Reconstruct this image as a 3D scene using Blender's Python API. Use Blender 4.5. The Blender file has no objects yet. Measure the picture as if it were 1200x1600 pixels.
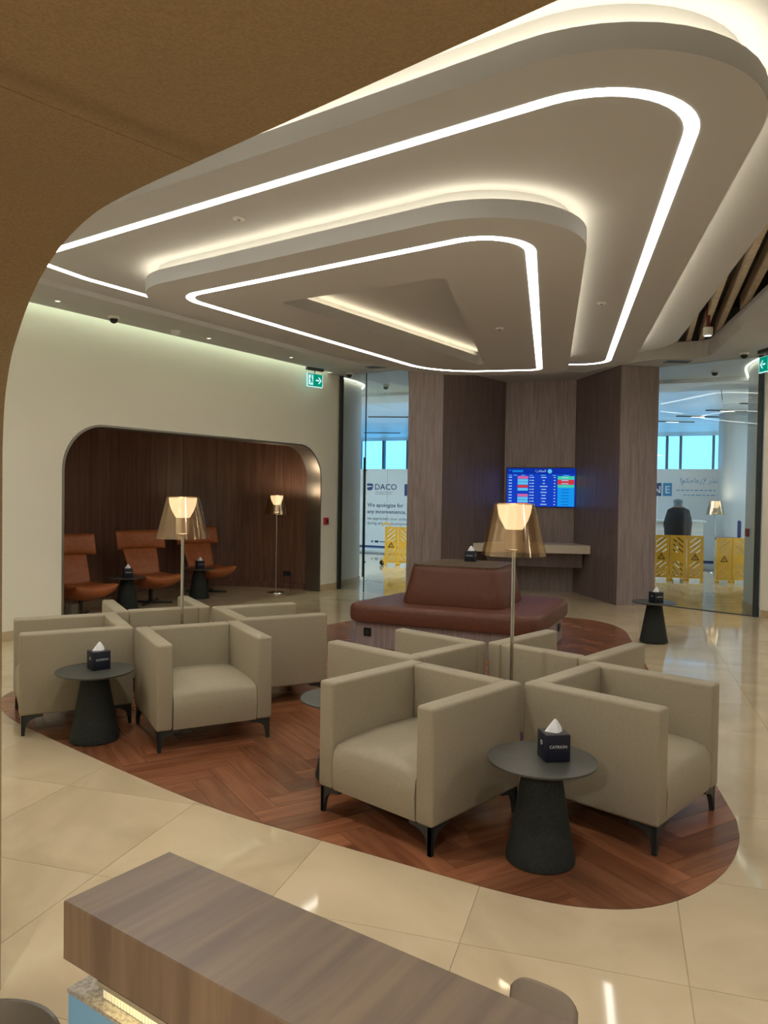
import bpy, bmesh, math, random
from mathutils import Vector, Matrix
from mathutils.geometry import tessellate_polygon
random.seed(7)
sc = bpy.context.scene
COL = sc.collection

# ------------------------------------------------------------------ camera
cam_d = bpy.data.cameras.new('camera')
cam_d.sensor_fit = 'AUTO'; cam_d.sensor_width = 36.0
cam_d.lens = 36.0 * 1200.0 / 1600.0
cam_d.clip_start = 0.05; cam_d.clip_end = 300
cam = bpy.data.objects.new('camera', cam_d); COL.objects.link(cam); sc.camera = cam
_th = math.atan(28.4 / 1200.0); _s = 0.015; _c = math.sqrt(1 - _s * _s)
_F = Vector((0, math.cos(_th), -math.sin(_th))); _U = Vector((0, math.sin(_th), math.cos(_th))); _X = Vector((1, 0, 0))
_r = _X * _c + _U * _s; _u = _X * -_s + _U * _c
cam.matrix_world = Matrix(((_r.x, _u.x, -_F.x, 0), (_r.y, _u.y, -_F.y, 0), (_r.z, _u.z, -_F.z, 1.67), (0, 0, 0, 1)))

# ------------------------------------------------------------------ sky, exposure
w = bpy.data.worlds.new('sky'); sc.world = w; w.use_nodes = True
bg = w.node_tree.nodes['Background']
bg.inputs[0].default_value = (0.14, 0.46, 0.85, 1); bg.inputs[1].default_value = 2.0
sc.view_settings.view_transform = 'Standard'; sc.view_settings.look = 'None'
sc.view_settings.gamma = 1.0; sc.view_settings.use_curve_mapping = False
sc.view_settings.exposure = 1.0

LED_STRIP = 6.0      # flush light lines in the ceiling rafts
LED_COVE = 5.5        # hidden light lines on top of the rafts
LED_WALL = 16.0        # slot along the cream wall
SPOT_W = 52.0         # added soffit downlights that brighten the lounge
LAMP_EM = 1.05         # opal diffusers of the floor lamps

# ------------------------------------------------------------------ helpers
def lin(v):
    v = v / 255.0
    return v / 12.92 if v <= 0.04045 else ((v + 0.055) / 1.055) ** 2.4
def rgb(r, g, b): return (lin(r), lin(g), lin(b), 1.0)

MATS = {}
def mat(name, col, rough=0.5, metal=0.0, spec=0.5):
    m = bpy.data.materials.new(name); m.use_nodes = True
    b = m.node_tree.nodes['Principled BSDF']
    b.inputs['Base Color'].default_value = col
    b.inputs['Roughness'].default_value = rough
    b.inputs['Metallic'].default_value = metal
    b.inputs['Specular IOR Level'].default_value = spec
    MATS[name] = m
    return m
def nd(m, t, **kw):
    n = m.node_tree.nodes.new(t)
    for k, v in kw.items():
        if k in n.inputs: n.inputs[k].default_value = v
        else: setattr(n, k, v)
    return n
def lk(m, a, b): m.node_tree.links.new(a, b)
def P(m): return m.node_tree.nodes['Principled BSDF']
def noisy(name, c1, c2, scale=(1, 1, 1), nscale=5.0, detail=4.0, rough=0.5, metal=0, spec=0.5, bump=0.0, bscale=None, lo=0.35, hi=0.65, rnd=0.0, distortion=0.0, coord='Object'):
    m = mat(name, c1, rough, metal, spec)
    tc = nd(m, 'ShaderNodeTexCoord'); mp = nd(m, 'ShaderNodeMapping'); mp.inputs['Scale'].default_value = scale
    lk(m, tc.outputs[coord], mp.inputs[0])
    nz = nd(m, 'ShaderNodeTexNoise'); nz.inputs['Scale'].default_value = nscale; nz.inputs['Detail'].default_value = detail
    nz.inputs['Distortion'].default_value = distortion
    if rnd:
        oi = nd(m, 'ShaderNodeObjectInfo'); vm = nd(m, 'ShaderNodeVectorMath', operation='MULTIPLY_ADD')
        cb = nd(m, 'ShaderNodeCombineXYZ')
        for i in range(3): lk(m, oi.outputs['Random'], cb.inputs[i])
        vm.inputs[1].default_value = (37, 53, 29)
        lk(m, cb.outputs[0], vm.inputs[0]); lk(m, mp.outputs[0], vm.inputs[2]); lk(m, vm.outputs[0], nz.inputs['Vector'])
    else:
        lk(m, mp.outputs[0], nz.inputs['Vector'])
    rp = nd(m, 'ShaderNodeValToRGB')
    rp.color_ramp.elements[0].position = lo; rp.color_ramp.elements[0].color = c1
    rp.color_ramp.elements[1].position = hi; rp.color_ramp.elements[1].color = c2
    lk(m, nz.outputs['Fac'], rp.inputs[0])
    out = rp.outputs[0]
    if rnd:
        hs = nd(m, 'ShaderNodeHueSaturation')
        mr = nd(m, 'ShaderNodeMapRange'); mr.inputs[3].default_value = 1 - rnd; mr.inputs[4].default_value = 1 + rnd
        lk(m, oi.outputs['Random'], mr.inputs[0]); lk(m, mr.outputs[0], hs.inputs['Value']); lk(m, out, hs.inputs['Color'])
        out = hs.outputs[0]
    lk(m, out, P(m).inputs['Base Color'])
    if bump:
        n2 = nd(m, 'ShaderNodeTexNoise'); n2.inputs['Scale'].default_value = bscale or nscale
        lk(m, (tc.outputs[coord] if bscale else mp.outputs[0]), n2.inputs['Vector'])
        bp = nd(m, 'ShaderNodeBump'); bp.inputs['Strength'].default_value = bump; bp.inputs['Distance'].default_value = 0.01
        lk(m, n2.outputs['Fac'], bp.inputs['Height']); lk(m, bp.outputs[0], P(m).inputs['Normal'])
    return m
def emit(name, col, strength):
    m = bpy.data.materials.new(name); m.use_nodes = True; nt = m.node_tree
    nt.nodes.remove(nt.nodes['Principled BSDF'])
    e = nt.nodes.new('ShaderNodeEmission'); e.inputs[0].default_value = col; e.inputs[1].default_value = strength
    nt.links.new(e.outputs[0], nt.nodes['Material Output'].inputs[0]); MATS[name] = m
    return m
def thin_glass(name, tint, refl=0.08, tmin=None):
    """clear sheet: transparent with a fresnel mirror on top"""
    m = bpy.data.materials.new(name); m.use_nodes = True; nt = m.node_tree
    nt.nodes.remove(nt.nodes['Principled BSDF'])
    t = nt.nodes.new('ShaderNodeBsdfTransparent'); t.inputs[0].default_value = tint
    g = nt.nodes.new('ShaderNodeBsdfGlossy'); g.inputs['Roughness'].default_value = 0.01
    f = nt.nodes.new('ShaderNodeLayerWeight'); f.inputs[0].default_value = 0.25
    mr = nt.nodes.new('ShaderNodeMapRange'); mr.inputs[3].default_value = refl; mr.inputs[4].default_value = 0.35
    mx = nt.nodes.new('ShaderNodeMixShader')
    nt.links.new(f.outputs['Fresnel'], mr.inputs[0]); nt.links.new(mr.outputs[0], mx.inputs[0])
    nt.links.new(t.outputs[0], mx.inputs[1]); nt.links.new(g.outputs[0], mx.inputs[2])
    nt.links.new(mx.outputs[0], nt.nodes['Material Output'].inputs[0]); MATS[name] = m
    return m

class MB:
    """collects shapes; build() links them as one mesh object"""
    def __init__(s): s.bm = bmesh.new()
    def face(s, pts):
        return s.bm.faces.new([s.bm.verts.new(p) for p in pts])
    def box(s, x0, x1, y0, y1, z0, z1, bev=0.0, seg=2, M=None):
        v = [s.bm.verts.new(p) for p in [(x0,y0,z0),(x1,y0,z0),(x1,y1,z0),(x0,y1,z0),(x0,y0,z1),(x1,y0,z1),(x1,y1,z1),(x0,y1,z1)]]
        fs = [s.bm.faces.new([v[i] for i in q]) for q in [(3,2,1,0),(4,5,6,7),(0,1,5,4),(1,2,6,5),(2,3,7,6),(3,0,4,7)]]
        if M is not None:
            for q in v: q.co = M @ q.co
        if bev:
            es = list({e for f in fs for e in f.edges})
            bmesh.ops.bevel(s.bm, geom=es, offset=bev, segments=seg, profile=0.5, affect='EDGES')
        return s
    def prism(s, poly, z0, z1, M=None, bev=0.0, seg=2):
        n = len(poly)
        a = [s.bm.verts.new((p[0], p[1], z0)) for p in poly]; b = [s.bm.verts.new((p[0], p[1], z1)) for p in poly]
        fs = [s.bm.faces.new(a[::-1]), s.bm.faces.new(b)]
        for i in range(n): fs.append(s.bm.faces.new((a[i], a[(i+1)%n], b[(i+1)%n], b[i])))
        if M is not None:
            for q in a + b: q.co = M @ q.co
        if bev:
            es = [e for e in fs[1].edges] + [e for e in fs[0].edges]
            bmesh.ops.bevel(s.bm, geom=es, offset=bev, segments=seg, profile=0.5, affect='EDGES')
        return s
    def loft(s, loops, caps=True, closed=True):
        rows = [[s.bm.verts.new(p) for p in L] for L in loops]
        for a, b in zip(rows, rows[1:]):
            n = len(a)
            for i in range(n if closed else n - 1):
                s.bm.faces.new((a[i], a[(i+1)%n], b[(i+1)%n], b[i]))
        if caps:
            s.bm.faces.new(rows[0][::-1]); s.bm.faces.new(rows[-1])
        return s
    def lathe(s, prof, seg=32, cx=0, cy=0, caps=True):
        return s.loft([[(cx + r*math.cos(2*math.pi*i/seg), cy + r*math.sin(2*math.pi*i/seg), z) for i in range(seg)] for r, z in prof], caps)
    def tube(s, path, r, seg=10):
        path = [Vector(p) for p in path]; loops = []
        for i, p in enumerate(path):
            d = (path[min(i+1, len(path)-1)] - path[max(i-1, 0)]).normalized()
            a = d.cross(Vector((0,0,1)) if abs(d.z) < .9 else Vector((1,0,0))).normalized(); b = d.cross(a)
            rr = r[i] if isinstance(r, (list, tuple)) else r
            loops.append([p + (a*math.cos(t) + b*math.sin(t))*rr for t in [2*math.pi*k/seg for k in range(seg)]])
        return s.loft(loops)
    def holed(s, outer, holes, z0, z1, M=None):
        """flat plate with holes between z0 and z1"""
        loops = [list(outer)] + [list(h) for h in holes]
        tris = tessellate_polygon([[Vector((p[0], p[1], 0)) for p in L] for L in loops])
        flat = [p for L in loops for p in L]
        a = [s.bm.verts.new((p[0], p[1], z0)) for p in flat]; b = [s.bm.verts.new((p[0], p[1], z1)) for p in flat]
        for t in tris:
            t = list(t)
            if len(set(t)) < 3: continue
            for vs in (([a[i] for i in t][::-1]), [b[i] for i in t]):
                try: s.bm.faces.new(vs)
                except ValueError: pass
        k = 0
        for L in loops:
            n = len(L)
            for i in range(n):
                i0, i1 = k+i, k+(i+1)%n
                s.bm.faces.new((a[i0], a[i1], b[i1], b[i0]))
            k += n
        if M is not None:
            for q in a + b: q.co = M @ q.co
        return s
    def sheet(s, fn, nu, nv, thick):
        """closed shell around the surface fn(u,v), thickened along its normal"""
        e = 1e-3; top, bot = [], []
        for i in range(nu + 1):
            ra, rb = [], []
            for j in range(nv + 1):
                u, v = i/nu, j/nv
                p = Vector(fn(u, v)); du = Vector(fn(u+e, v)) - Vector(fn(u-e, v)); dv = Vector(fn(u, v+e)) - Vector(fn(u, v-e))
                n = du.cross(dv).normalized()
                t = thick*(math.sin(math.pi*min(max(u,.0),1))**.35*.8+.2)*(math.sin(math.pi*min(max(v,0),1))**.35*.8+.2)
                ra.append(s.bm.verts.new(p + n*t/2)); rb.append(s.bm.verts.new(p - n*t/2))
            top.append(ra); bot.append(rb)
        for i in range(nu):
            for j in range(nv):
                s.bm.faces.new((top[i][j], top[i+1][j], top[i+1][j+1], top[i][j+1]))
                s.bm.faces.new((bot[i][j], bot[i][j+1], bot[i+1][j+1], bot[i+1][j]))
        for i in range(nu):
            s.bm.faces.new((top[i][0], bot[i][0], bot[i+1][0], top[i+1][0]))
            s.bm.faces.new((top[i][nv], top[i+1][nv], bot[i+1][nv], bot[i][nv]))
        for j in range(nv):
            s.bm.faces.new((top[0][j], top[0][j+1], bot[0][j+1], bot[0][j]))
            s.bm.faces.new((top[nu][j], bot[nu][j], bot[nu][j+1], top[nu][j+1]))
        return s
    def mesh(s, name, m, smooth=None):
        bmesh.ops.recalc_face_normals(s.bm, faces=s.bm.faces)
        if smooth is not None:
            for f in s.bm.faces: f.smooth = True
            for e in s.bm.edges:
                e.smooth = len(e.link_faces) == 2 and e.calc_face_angle(3.0) < math.radians(smooth)
        me = bpy.data.meshes.new(name); s.bm.to_mesh(me); s.bm.free()
        me.materials.append(MATS[m] if isinstance(m, str) else m)
        return me
    def build(s, name, m, parent=None, smooth=None, loc=None, rz=None):
        return link(name, s.mesh(name, m, smooth), parent, loc, rz)
def link(name, me, parent=None, loc=None, rz=None):
    o = bpy.data.objects.new(name, me); COL.objects.link(o)
    if parent is not None: o.parent = parent
    if loc is not None: o.location = loc
    if rz is not None: o.rotation_euler = (0, 0, rz)
    return o
def tag(o, label=None, cat=None, group=None, kind=None):
    if label: o['label'] = label
    if cat: o['category'] = cat
    if group: o['group'] = group
    if kind: o['kind'] = kind
    return o
def empty(name, loc=(0,0,0), rz=0.0, label=None, cat=None, group=None):
    o = bpy.data.objects.new(name, None); COL.objects.link(o)
    o.location = loc; o.rotation_euler = (0, 0, rz); o.empty_display_size = .1
    return tag(o, label, cat, group)
def copy_tree(o, parent=None):
    c = o.copy(); COL.objects.link(c); c.parent = parent
    for ch in [q for q in bpy.data.objects if q.parent == o]: copy_tree(ch, c)
    return c
def struct(o): o['kind'] = 'structure'; return o
R = math.radians

def offset(verts, d):
    """parallel offset of a convex counter-clockwise polygon (d > 0 grows)"""
    n = len(verts); out = []
    for i in range(n):
        p0, p1, p2 = Vector(verts[i-1]), Vector(verts[i]), Vector(verts[(i+1)%n])
        e1 = (p1-p0).normalized(); e2 = (p2-p1).normalized()
        n1 = Vector((e1.y, -e1.x)); n2 = Vector((e2.y, -e2.x))
        b = (n1+n2); b = b / b.dot(n1)
        out.append(tuple(p1 + b*d))
    return out
def rounded(verts, radii, seg=12):
    n = len(verts); out = []
    for i in range(n):
        p0, p1, p2 = Vector(verts[i-1]), Vector(verts[i]), Vector(verts[(i+1)%n]); r = radii[i]
        a = (p0-p1).normalized(); b = (p2-p1).normalized()
        ang = a.angle(b); t = r / math.tan(ang/2)
        t = min(t, (p0-p1).length*.49, (p2-p1).length*.49); r = t*math.tan(ang/2)
        cdir = (a+b).normalized(); c = p1 + cdir*(r/math.sin(ang/2))
        s0 = p1 + a*t - c; s1 = p1 + b*t - c
        a0 = math.atan2(s0.y, s0.x); a1 = math.atan2(s1.y, s1.x)
        d = (a1-a0 + math.pi) % (2*math.pi) - math.pi
        for k in range(seg+1):
            q = a0 + d*k/seg
            out.append((c.x + r*math.cos(q), c.y + r*math.sin(q)))
    return out
def catmull(pts, n=6, closed=True):
    out = []; N = len(pts)
    for i in range(N if closed else N-1):
        if closed: p = [Vector(pts[(i+k-1) % N]) for k in range(4)]
        else: p = [Vector(pts[min(max(i+k-1, 0), N-1)]) for k in range(4)]
        for k in range(n):
            t = k/n
            out.append(tuple(.5*((2*p[1]) + (p[2]-p[0])*t + (2*p[0]-5*p[1]+4*p[2]-p[3])*t*t + (3*p[1]-p[0]-3*p[2]+p[3])*t**3)))
    if not closed: out.append(tuple(pts[-1]))
    return out
def hull(pts):
    pts = sorted(set((round(x,4), round(y,4)) for x, y in pts))
    def half(ps):
        h = []
        for p in ps:
            while len(h) >= 2 and (h[-1][0]-h[-2][0])*(p[1]-h[-2][1]) - (h[-1][1]-h[-2][1])*(p[0]-h[-2][0]) <= 0: h.pop()
            h.append(p)
        return h[:-1]
    return half(pts) + half(pts[::-1])
def clip(poly, conv):
    for i in range(len(conv)):
        a, b = conv[i], conv[(i+1) % len(conv)]
        def side(p): return (b[0]-a[0])*(p[1]-a[1]) - (b[1]-a[1])*(p[0]-a[0])
        out = []
        for j in range(len(poly)):
            p, q = poly[j], poly[(j+1) % len(poly)]
            sp, sq = side(p), side(q)
            if sp >= 0: out.append(p)
            if (sp >= 0) != (sq >= 0):
                t = sp/(sp-sq); out.append((p[0]+(q[0]-p[0])*t, p[1]+(q[1]-p[1])*t))
        poly = out
        if len(poly) < 3: return []
    return poly
def area(p): return abs(sum(p[i-1][0]*p[i][1]-p[i][0]*p[i-1][1] for i in range(len(p))))/2
def text(name, s, size, m, parent, M, align='LEFT', depth=0.0, sx=1.0, bold=0.0):
    """flat lettering on the plane of M (x right, y up, z towards the reader)"""
    c = bpy.data.curves.new('t', 'FONT'); c.body = s; c.size = size; c.align_x = align; c.resolution_u = 2; c.extrude = depth; c.offset = bold
    o = bpy.data.objects.new('t', c); COL.objects.link(o)
    bpy.context.view_layer.update()
    me = bpy.data.meshes.new_from_object(o.evaluated_get(bpy.context.evaluated_depsgraph_get()))
    bpy.data.objects.remove(o); bpy.data.curves.remove(c)
    me.transform(M @ Matrix.Diagonal((sx, 1, 1, 1))); me.materials.clear(); me.materials.append(MATS[m])
    return link(name, me, parent)
def facing(o, ang):
    """frame at o whose local z points along the world heading ang (degrees), x to the reader's right, y up"""
    a = R(ang); z = Vector((math.cos(a), math.sin(a), 0)); y = Vector((0,0,1)); x = y.cross(z)
    return Matrix(((x.x, y.x, z.x, o[0]), (x.y, y.y, z.y, o[1]), (x.z, y.z, z.z, o[2]), (0,0,0,1)))

# ------------------------------------------------------------------ materials
noisy('marble', rgb(204,185,154), rgb(180,161,130), (1,1,1), 1.3, 7, rough=0.06, rnd=0.06, distortion=1.2, lo=.3, hi=.75, coord='Object')
mat('grout', rgb(176,157,127), .5)
noisy('walnut_floor', rgb(112,67,44), rgb(142,92,62), (1.0,9,9), 1.8, 4, rough=0.24, rnd=0.30, distortion=.6, lo=.3, hi=.7)
mat('floor_gap', rgb(50,30,22), .6)
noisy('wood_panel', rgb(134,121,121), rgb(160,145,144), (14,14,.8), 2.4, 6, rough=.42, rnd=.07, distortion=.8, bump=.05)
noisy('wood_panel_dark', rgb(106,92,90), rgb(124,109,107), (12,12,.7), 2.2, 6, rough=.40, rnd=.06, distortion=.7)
noisy('alcove_wood', rgb(98,71,59), rgb(122,91,76), (9,9,.5), 2.0, 6, rough=.38, rnd=.08, distortion=.8)
noisy('ledge_wood', rgb(86,68,53), rgb(110,90,67), (14,1.2,1.2), 2.0, 6, rough=.40, distortion=.6)
mat('plaster', rgb(190,190,190), .75, spec=.25)
mat('wall_cream', rgb(236,232,218), .6, spec=.3)
mat('white_wall', rgb(226,228,222), .55, spec=.3)
mat('column_grey', rgb(176,184,190), .5)
mat('concourse_ceiling', rgb(222,226,228), .5, spec=.4)
mat('skirting', rgb(190,172,140), .35)
mat('roof_dark', rgb(140,140,140), .8)
noisy('baffle', rgb(196,180,152), rgb(180,164,136), (3,3,3), 4, 3, rough=.6)
noisy('taupe_cloth', rgb(160,140,110), rgb(148,128,98), (160,160,160), 1.0, 2, rough=.85, spec=.2, bump=.25, bscale=260)
mat('bronze', rgb(150,145,138), .36, metal=.9)
mat('gold_edge', rgb(180,160,120), .35, metal=.8)
mat('dark_metal', rgb(58,62,60), .42, metal=.4)
mat('chrome', rgb(205,205,200), .14, metal=1.0)
mat('black', rgb(14,14,15), .4)
noisy('cone_cloth', rgb(44,48,44), rgb(34,38,36), (1,1,1), 90, 2, rough=.7, spec=.3, bump=.15, bscale=220)
noisy('slate', rgb(74,74,68), rgb(64,64,60), (1,1,1), 7, 6, rough=.42, spec=.45, distortion=1.0)
noisy('beige_leather', rgb(160,150,129), rgb(156,146,124), (1,1,1), 60, 3, rough=.55, spec=.35, bump=.12, bscale=180)
noisy('brown_leather', rgb(108,66,50), rgb(101,60,45), (1,1,1), 20, 3, rough=.45, spec=.4, bump=.1, bscale=160)
noisy('cognac_leather', rgb(172,100,58), rgb(160,90,50), (1,1,1), 16, 3, rough=.42, spec=.4, bump=.08, bscale=140)
mat('seam', rgb(96,88,70), .7)
mat('navy', rgb(16,22,40), .5)
mat('card_top', rgb(52,46,42), .6)
mat('tissue', rgb(238,240,244), .9, spec=.1)
mat('print_white', rgb(215,218,222), .7)
mat('print_navy', rgb(44,62,110), .7)
mat('print_grey', rgb(112,124,138), .7)
mat('print_blue', rgb(70,140,190), .7)
mat('shelf_stone', rgb(206,196,180), .3)
mat('yellow_plastic', rgb(255,192,60), .45)
mat('rubber', rgb(20,20,20), .7)
mat('red_plastic', rgb(176,40,44), .45)
mat('red_pipe', rgb(120,34,30), .45)
mat('white_plastic', rgb(226,226,222), .45)
mat('grille', rgb(70,70,70), .6)
mat('hoarding', rgb(206,214,220), .6)
mat('blue_seat', rgb(30,56,130), .5)
mat('jacket', rgb(26,28,36), .8)
mat('skin', rgb(160,120,98), .6)
mat('hair', rgb(112,124,134), .8)
mat('desk_white', rgb(214,218,222), .4)
mat('blue_panel', rgb(96,136,160), .35)
noisy('speckled', rgb(150,140,120), rgb(110,100,88), (1,1,1), 160, 2, rough=.4)
mat('fluted_cream', rgb(214,206,176), .55)
mat('stool_cloth', rgb(120,104,84), .7)
mat('grey_shell', rgb(74,68,58), .25)
emit('led_line', (1.0, .965, .86, 1), LED_STRIP)
emit('led_cove', (1.0, .89, .66, 1), LED_COVE)
emit('led_wall', (.82, 1.0, .76, 1), LED_WALL)
emit('led_wash', (1.0, .97, .74, 1), 2.6)
emit('led_counter', (1.0, .86, .45, 1), 7.0)
emit('opal', (1.0, .80, .52, 1), LAMP_EM)
emit('downlight_em', (1.0, .93, .80, 1), 1.2)
emit('exit_green', rgb(4,150,120), .45)
emit('exit_white', (.62, 1.0, 1.0, 1), .50)
emit('tv_blue', (.010, .060, .62, 1), .42)
emit('tv_header', (.006, .035, .42, 1), .42)
emit('tv_cyan', (.01, .36, 1.0, 1), .42)
emit('tv_pale', (.14, .62, 1.0, 1), .42)
emit('tv_green', (.06, .72, .44, 1), .42)
emit('tv_red', (.72, .05, .07, 1), .42)
emit('tv_pink', (.75, .16, .42, 1), .42)
emit('tv_white', (.45, .72, 1.0, 1), .42)
emit('lamp_down', (1.0, .78, .50, 1), 14.0)
mat('opal_neck', rgb(236,226,208), .35)
thin_glass('storefront_glass', (.92, .96, .97, 1), .03)
thin_glass('window_glass', (.93, .97, 1.0, 1), .04)
thin_glass('vase_glass', (.88, .92, .92, 1), .10)
# smoked mirror shade of the floor lamps
m = bpy.data.materials.new('smoked_shade'); m.use_nodes = True; nt = m.node_tree; nt.nodes.remove(nt.nodes['Principled BSDF'])
_t = nt.nodes.new('ShaderNodeBsdfTransparent'); _t.inputs[0].default_value = (.90, .84, .76, 1)
_g = nt.nodes.new('ShaderNodeBsdfGlossy'); _g.inputs[0].default_value = (.72, .58, .42, 1); _g.inputs['Roughness'].default_value = .12
_m = nt.nodes.new('ShaderNodeMixShader'); _m.inputs[0].default_value = .25
nt.links.new(_t.outputs[0], _m.inputs[1]); nt.links.new(_g.outputs[0], _m.inputs[2]); nt.links.new(_m.outputs[0], nt.nodes['Material Output'].inputs[0])
MATS['smoked_shade'] = m

# ================================================================== THE SETTING
# key lines of the plan (metres; camera stands at 0,0)
WD = Vector((.5452, .8383)); WN = Vector((.8383, -.5452)); W0 = Vector((-4.11, 8.30))     # cream wall: direction, normal into the room
def wall_pt(s, t=0.0): q = W0 + WD*s + WN*t; return (q.x, q.y)
WALL_A = math.atan2(WD.y, WD.x)
PD = Vector((-.7596, .6504)); PN = Vector((.6504, .7596)); P0v = Vector((.2410, 1.2343))   # near portal: direction, normal out to the lounge
room = [(-.80, 13.39), (-5.55, 6.09), (6.76, -4.40), (9.70, 4.10), (5.34, 10.85), (4.24, 11.96), (3.61, 11.83), (3.32, 13.42), (2.15, 13.80), (.93, 12.40), (.37, 12.36)]

# ---- floor: slab with polished marble tiles
fl = MB()
big = [(-16, -7), (24, -7), (24, 40), (-16, 40)]
fl.prism(big, -.20, -.004)
floor = struct(fl.build('floor', 'grout'))
TA = R(-17.0); tx = Vector((math.cos(TA), math.sin(TA))); ty = Vector((-tx.y, tx.x)); T0 = Vector((1.07, 2.59)); TS = .80
tile_me = MB().box(-TS/2+.0012, TS/2-.0012, -TS/2+.0012, TS/2-.0012, -.004, 0.0).mesh('marble_tile', 'marble')
vis = hull([(-.3, .3), (.6, .3), (-3.6, 5.0), (-5.4, 9.6), (-4.9, 13.2), (-3.4, 13.9), (-.2, 14.6), (4.6, 14.6), (7.4, 14.2), (6.4, 11.8), (3.5, 4.2)])
rest = []
cnt = 0
patch_in = hull([(-2.7, 6.2), (1.1, 3.5), (1.5, 4.0), (2.6, 9.5), (1.4, 10.4), (-.4, 9.6)])
def inside(p, conv): return all((conv[(i+1)%len(conv)][0]-a[0])*(p[1]-a[1])-(conv[(i+1)%len(conv)][1]-a[1])*(p[0]-a[0]) >= 0 for i, a in enumerate(conv))
cands = []
for i in range(-26, 36):
    for j in range(-14, 52):
        c = T0 + tx*(i+.5)*TS + ty*(j+.5)*TS
        if not (-15.2 < c.x < 23.2 and -6.2 < c.y < 39): continue
        corners = [tuple(c + tx*a*TS/2 + ty*b*TS/2) for a in (-1, 1) for b in (-1, 1)]
        if all(inside(q, patch_in) for q in corners): continue
        cands.append((c, inside(tuple(c), vis)))
for c, v in cands:
    if v:
        link('marble_tile', tile_me, floor, (c.x, c.y, 0), TA)
    else:
        rest.append(c)
mb = MB()
for c in rest:
    mb.face([tuple(c + tx*a*(TS/2-.0012) + ty*b*(TS/2-.0012)) + (0.0,) for a, b in ((-1,-1),(1,-1),(1,1),(-1,1))])
tag(mb.build('marble_tiles_beyond', 'marble', floor), kind='stuff')

# ---- herringbone parquet inlay
fp = [(.81,3.09),(1.07,3.085),(1.31,3.19),(1.54,3.39),(1.72,3.64),(1.83,3.89),(1.93,4.31),(2.45,7.0),(2.84,8.7),(3.04,9.61),(2.93,10.23),(2.62,10.52),(1.9,10.75),(1.0,10.85),(.2,10.55),(-.63,9.76),(-1.6,8.4),(-2.75,6.75),(-3.02,6.3),(-2.98,5.95),(-2.80,5.68),(-2.46,5.32),(-1.01,4.11),(-.29,3.67),(.30,3.32),(.56,3.18)]
patch = hull(catmull(fp, 5))
par = struct(MB().prism(patch, -.0035, .0012).build('floor_parquet', 'floor_gap'))
HA = R(31.0); hx = Vector((math.cos(HA), math.sin(HA))); hy = Vector((-hx.y, hx.x)); HO = Vector((0.1, 6.6)); L_, W_ = .72, .144
g = .0012
for a in range(-60, 60):
    for b in range(-12, 13):
        ox, oy = a*W_ + b*L_, a*W_ - b*L_
        if abs(ox) + abs(oy) > 22: continue
        for rect, rot in (((ox, oy, ox+L_, oy+W_), 0), ((ox+L_, oy+W_-L_, ox+L_+W_, oy+W_), 1)):
            x0, y0, x1, y1 = rect
            cw = HO + hx*((x0+x1)/2) + hy*((y0+y1)/2)
            if not (-4.2 < cw.x < 4.2 and 2 < cw.y < 12): continue
            pw = [tuple(HO + hx*x + hy*y) for x, y in ((x0+g,y0+g),(x1-g,y0+g),(x1-g,y1-g),(x0+g,y1-g))]
            cp = clip(pw, patch)
            if len(cp) < 3 or area(cp) < .002: continue
            ang = HA + (math.pi/2 if rot else 0); ca, sa = math.cos(ang), math.sin(ang)
            loc = [((p[0]-cw.x)*ca + (p[1]-cw.y)*sa, -(p[0]-cw.x)*sa + (p[1]-cw.y)*ca) for p in cp]
            MB().prism(loc, .0005, .0030).build('parquet_plank', 'walnut_floor', par, loc=(cw.x, cw.y, 0), rz=ang)

# ---- cream wall on the left with the lounge alcove
def arch_profile(s0, s1, top, r, base=0.0, seg=12):
    pts = [(s0, base)]
    for k in range(seg+1):
        t = math.pi - math.pi/2*k/seg; pts.append((s0 + r + r*math.cos(t), top - r + r*math.sin(t)))
    for k in range(seg+1):
        t = math.pi/2 - math.pi/2*k/seg; pts.append((s1 - r + r*math.cos(t), top - r + r*math.sin(t)))
    pts.append((s1, base)); return pts
A0, A1, AT, AR = .70, 5.57, 2.455, .56
arch = arch_profile(A0, A1, AT, AR)
outline = [(-2.62, 0)] + arch + [(6.06, 0), (6.06, 4.5), (-2.62, 4.5)]
# local x along wall, y up, z = -thickness behind the face
MW = Matrix(((WD.x, 0, WN.x, W0.x), (WD.y, 0, WN.y, W0.y), (0, 1, 0, 0), (0, 0, 0, 1)))
wl = struct(MB().holed(outline, [], -.26, 0.0, MW).build('wall_left', 'wall_cream'))
band_o = arch_profile(A0-.001, A1+.001, AT+.001, AR)
band_i = arch_profile(A0+.024, A1-.024, AT-.024, AR-.02)
tr = struct(MB().holed(band_o + band_i[::-1], [], -.285, .012, MW).build('trim_1', 'bronze', smooth=35))
tag(tr, 'brushed bronze metal lining around the alcove opening')
# alcove shell: curved wood panels, ceiling
curve = catmull([(-1.30,13.14),(-1.75,13.33),(-2.35,13.50),(-2.95,13.52),(-3.48,13.28),(-3.90,12.80),(-4.20,12.10),(-4.45,11.20),(-4.58,10.35),(-4.52,9.65),(-4.25,9.20),(-3.98,9.05)], 6, closed=False)
core = MB()
cl = [Vector(p) for p in curve]
nrm = []
for i, p in enumerate(cl):
    d = (cl[min(i+1, len(cl)-1)] - cl[max(i-1, 0)]).normalized(); nrm.append(Vector((-d.y, d.x)))   # left of travel = outwards? fixed below
cen = Vector((-2.9, 11.4))
nrm = [(n if (p-cen).dot(n) > 0 else -n) for n, p in zip(nrm, cl)]
core.loft([[tuple(p+n*.03)+(0,), tuple(p+n*.15)+(0,), tuple(p+n*.15)+(2.75,), tuple(p+n*.03)+(2.75,)] for p, n in zip(cl, nrm)])
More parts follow.
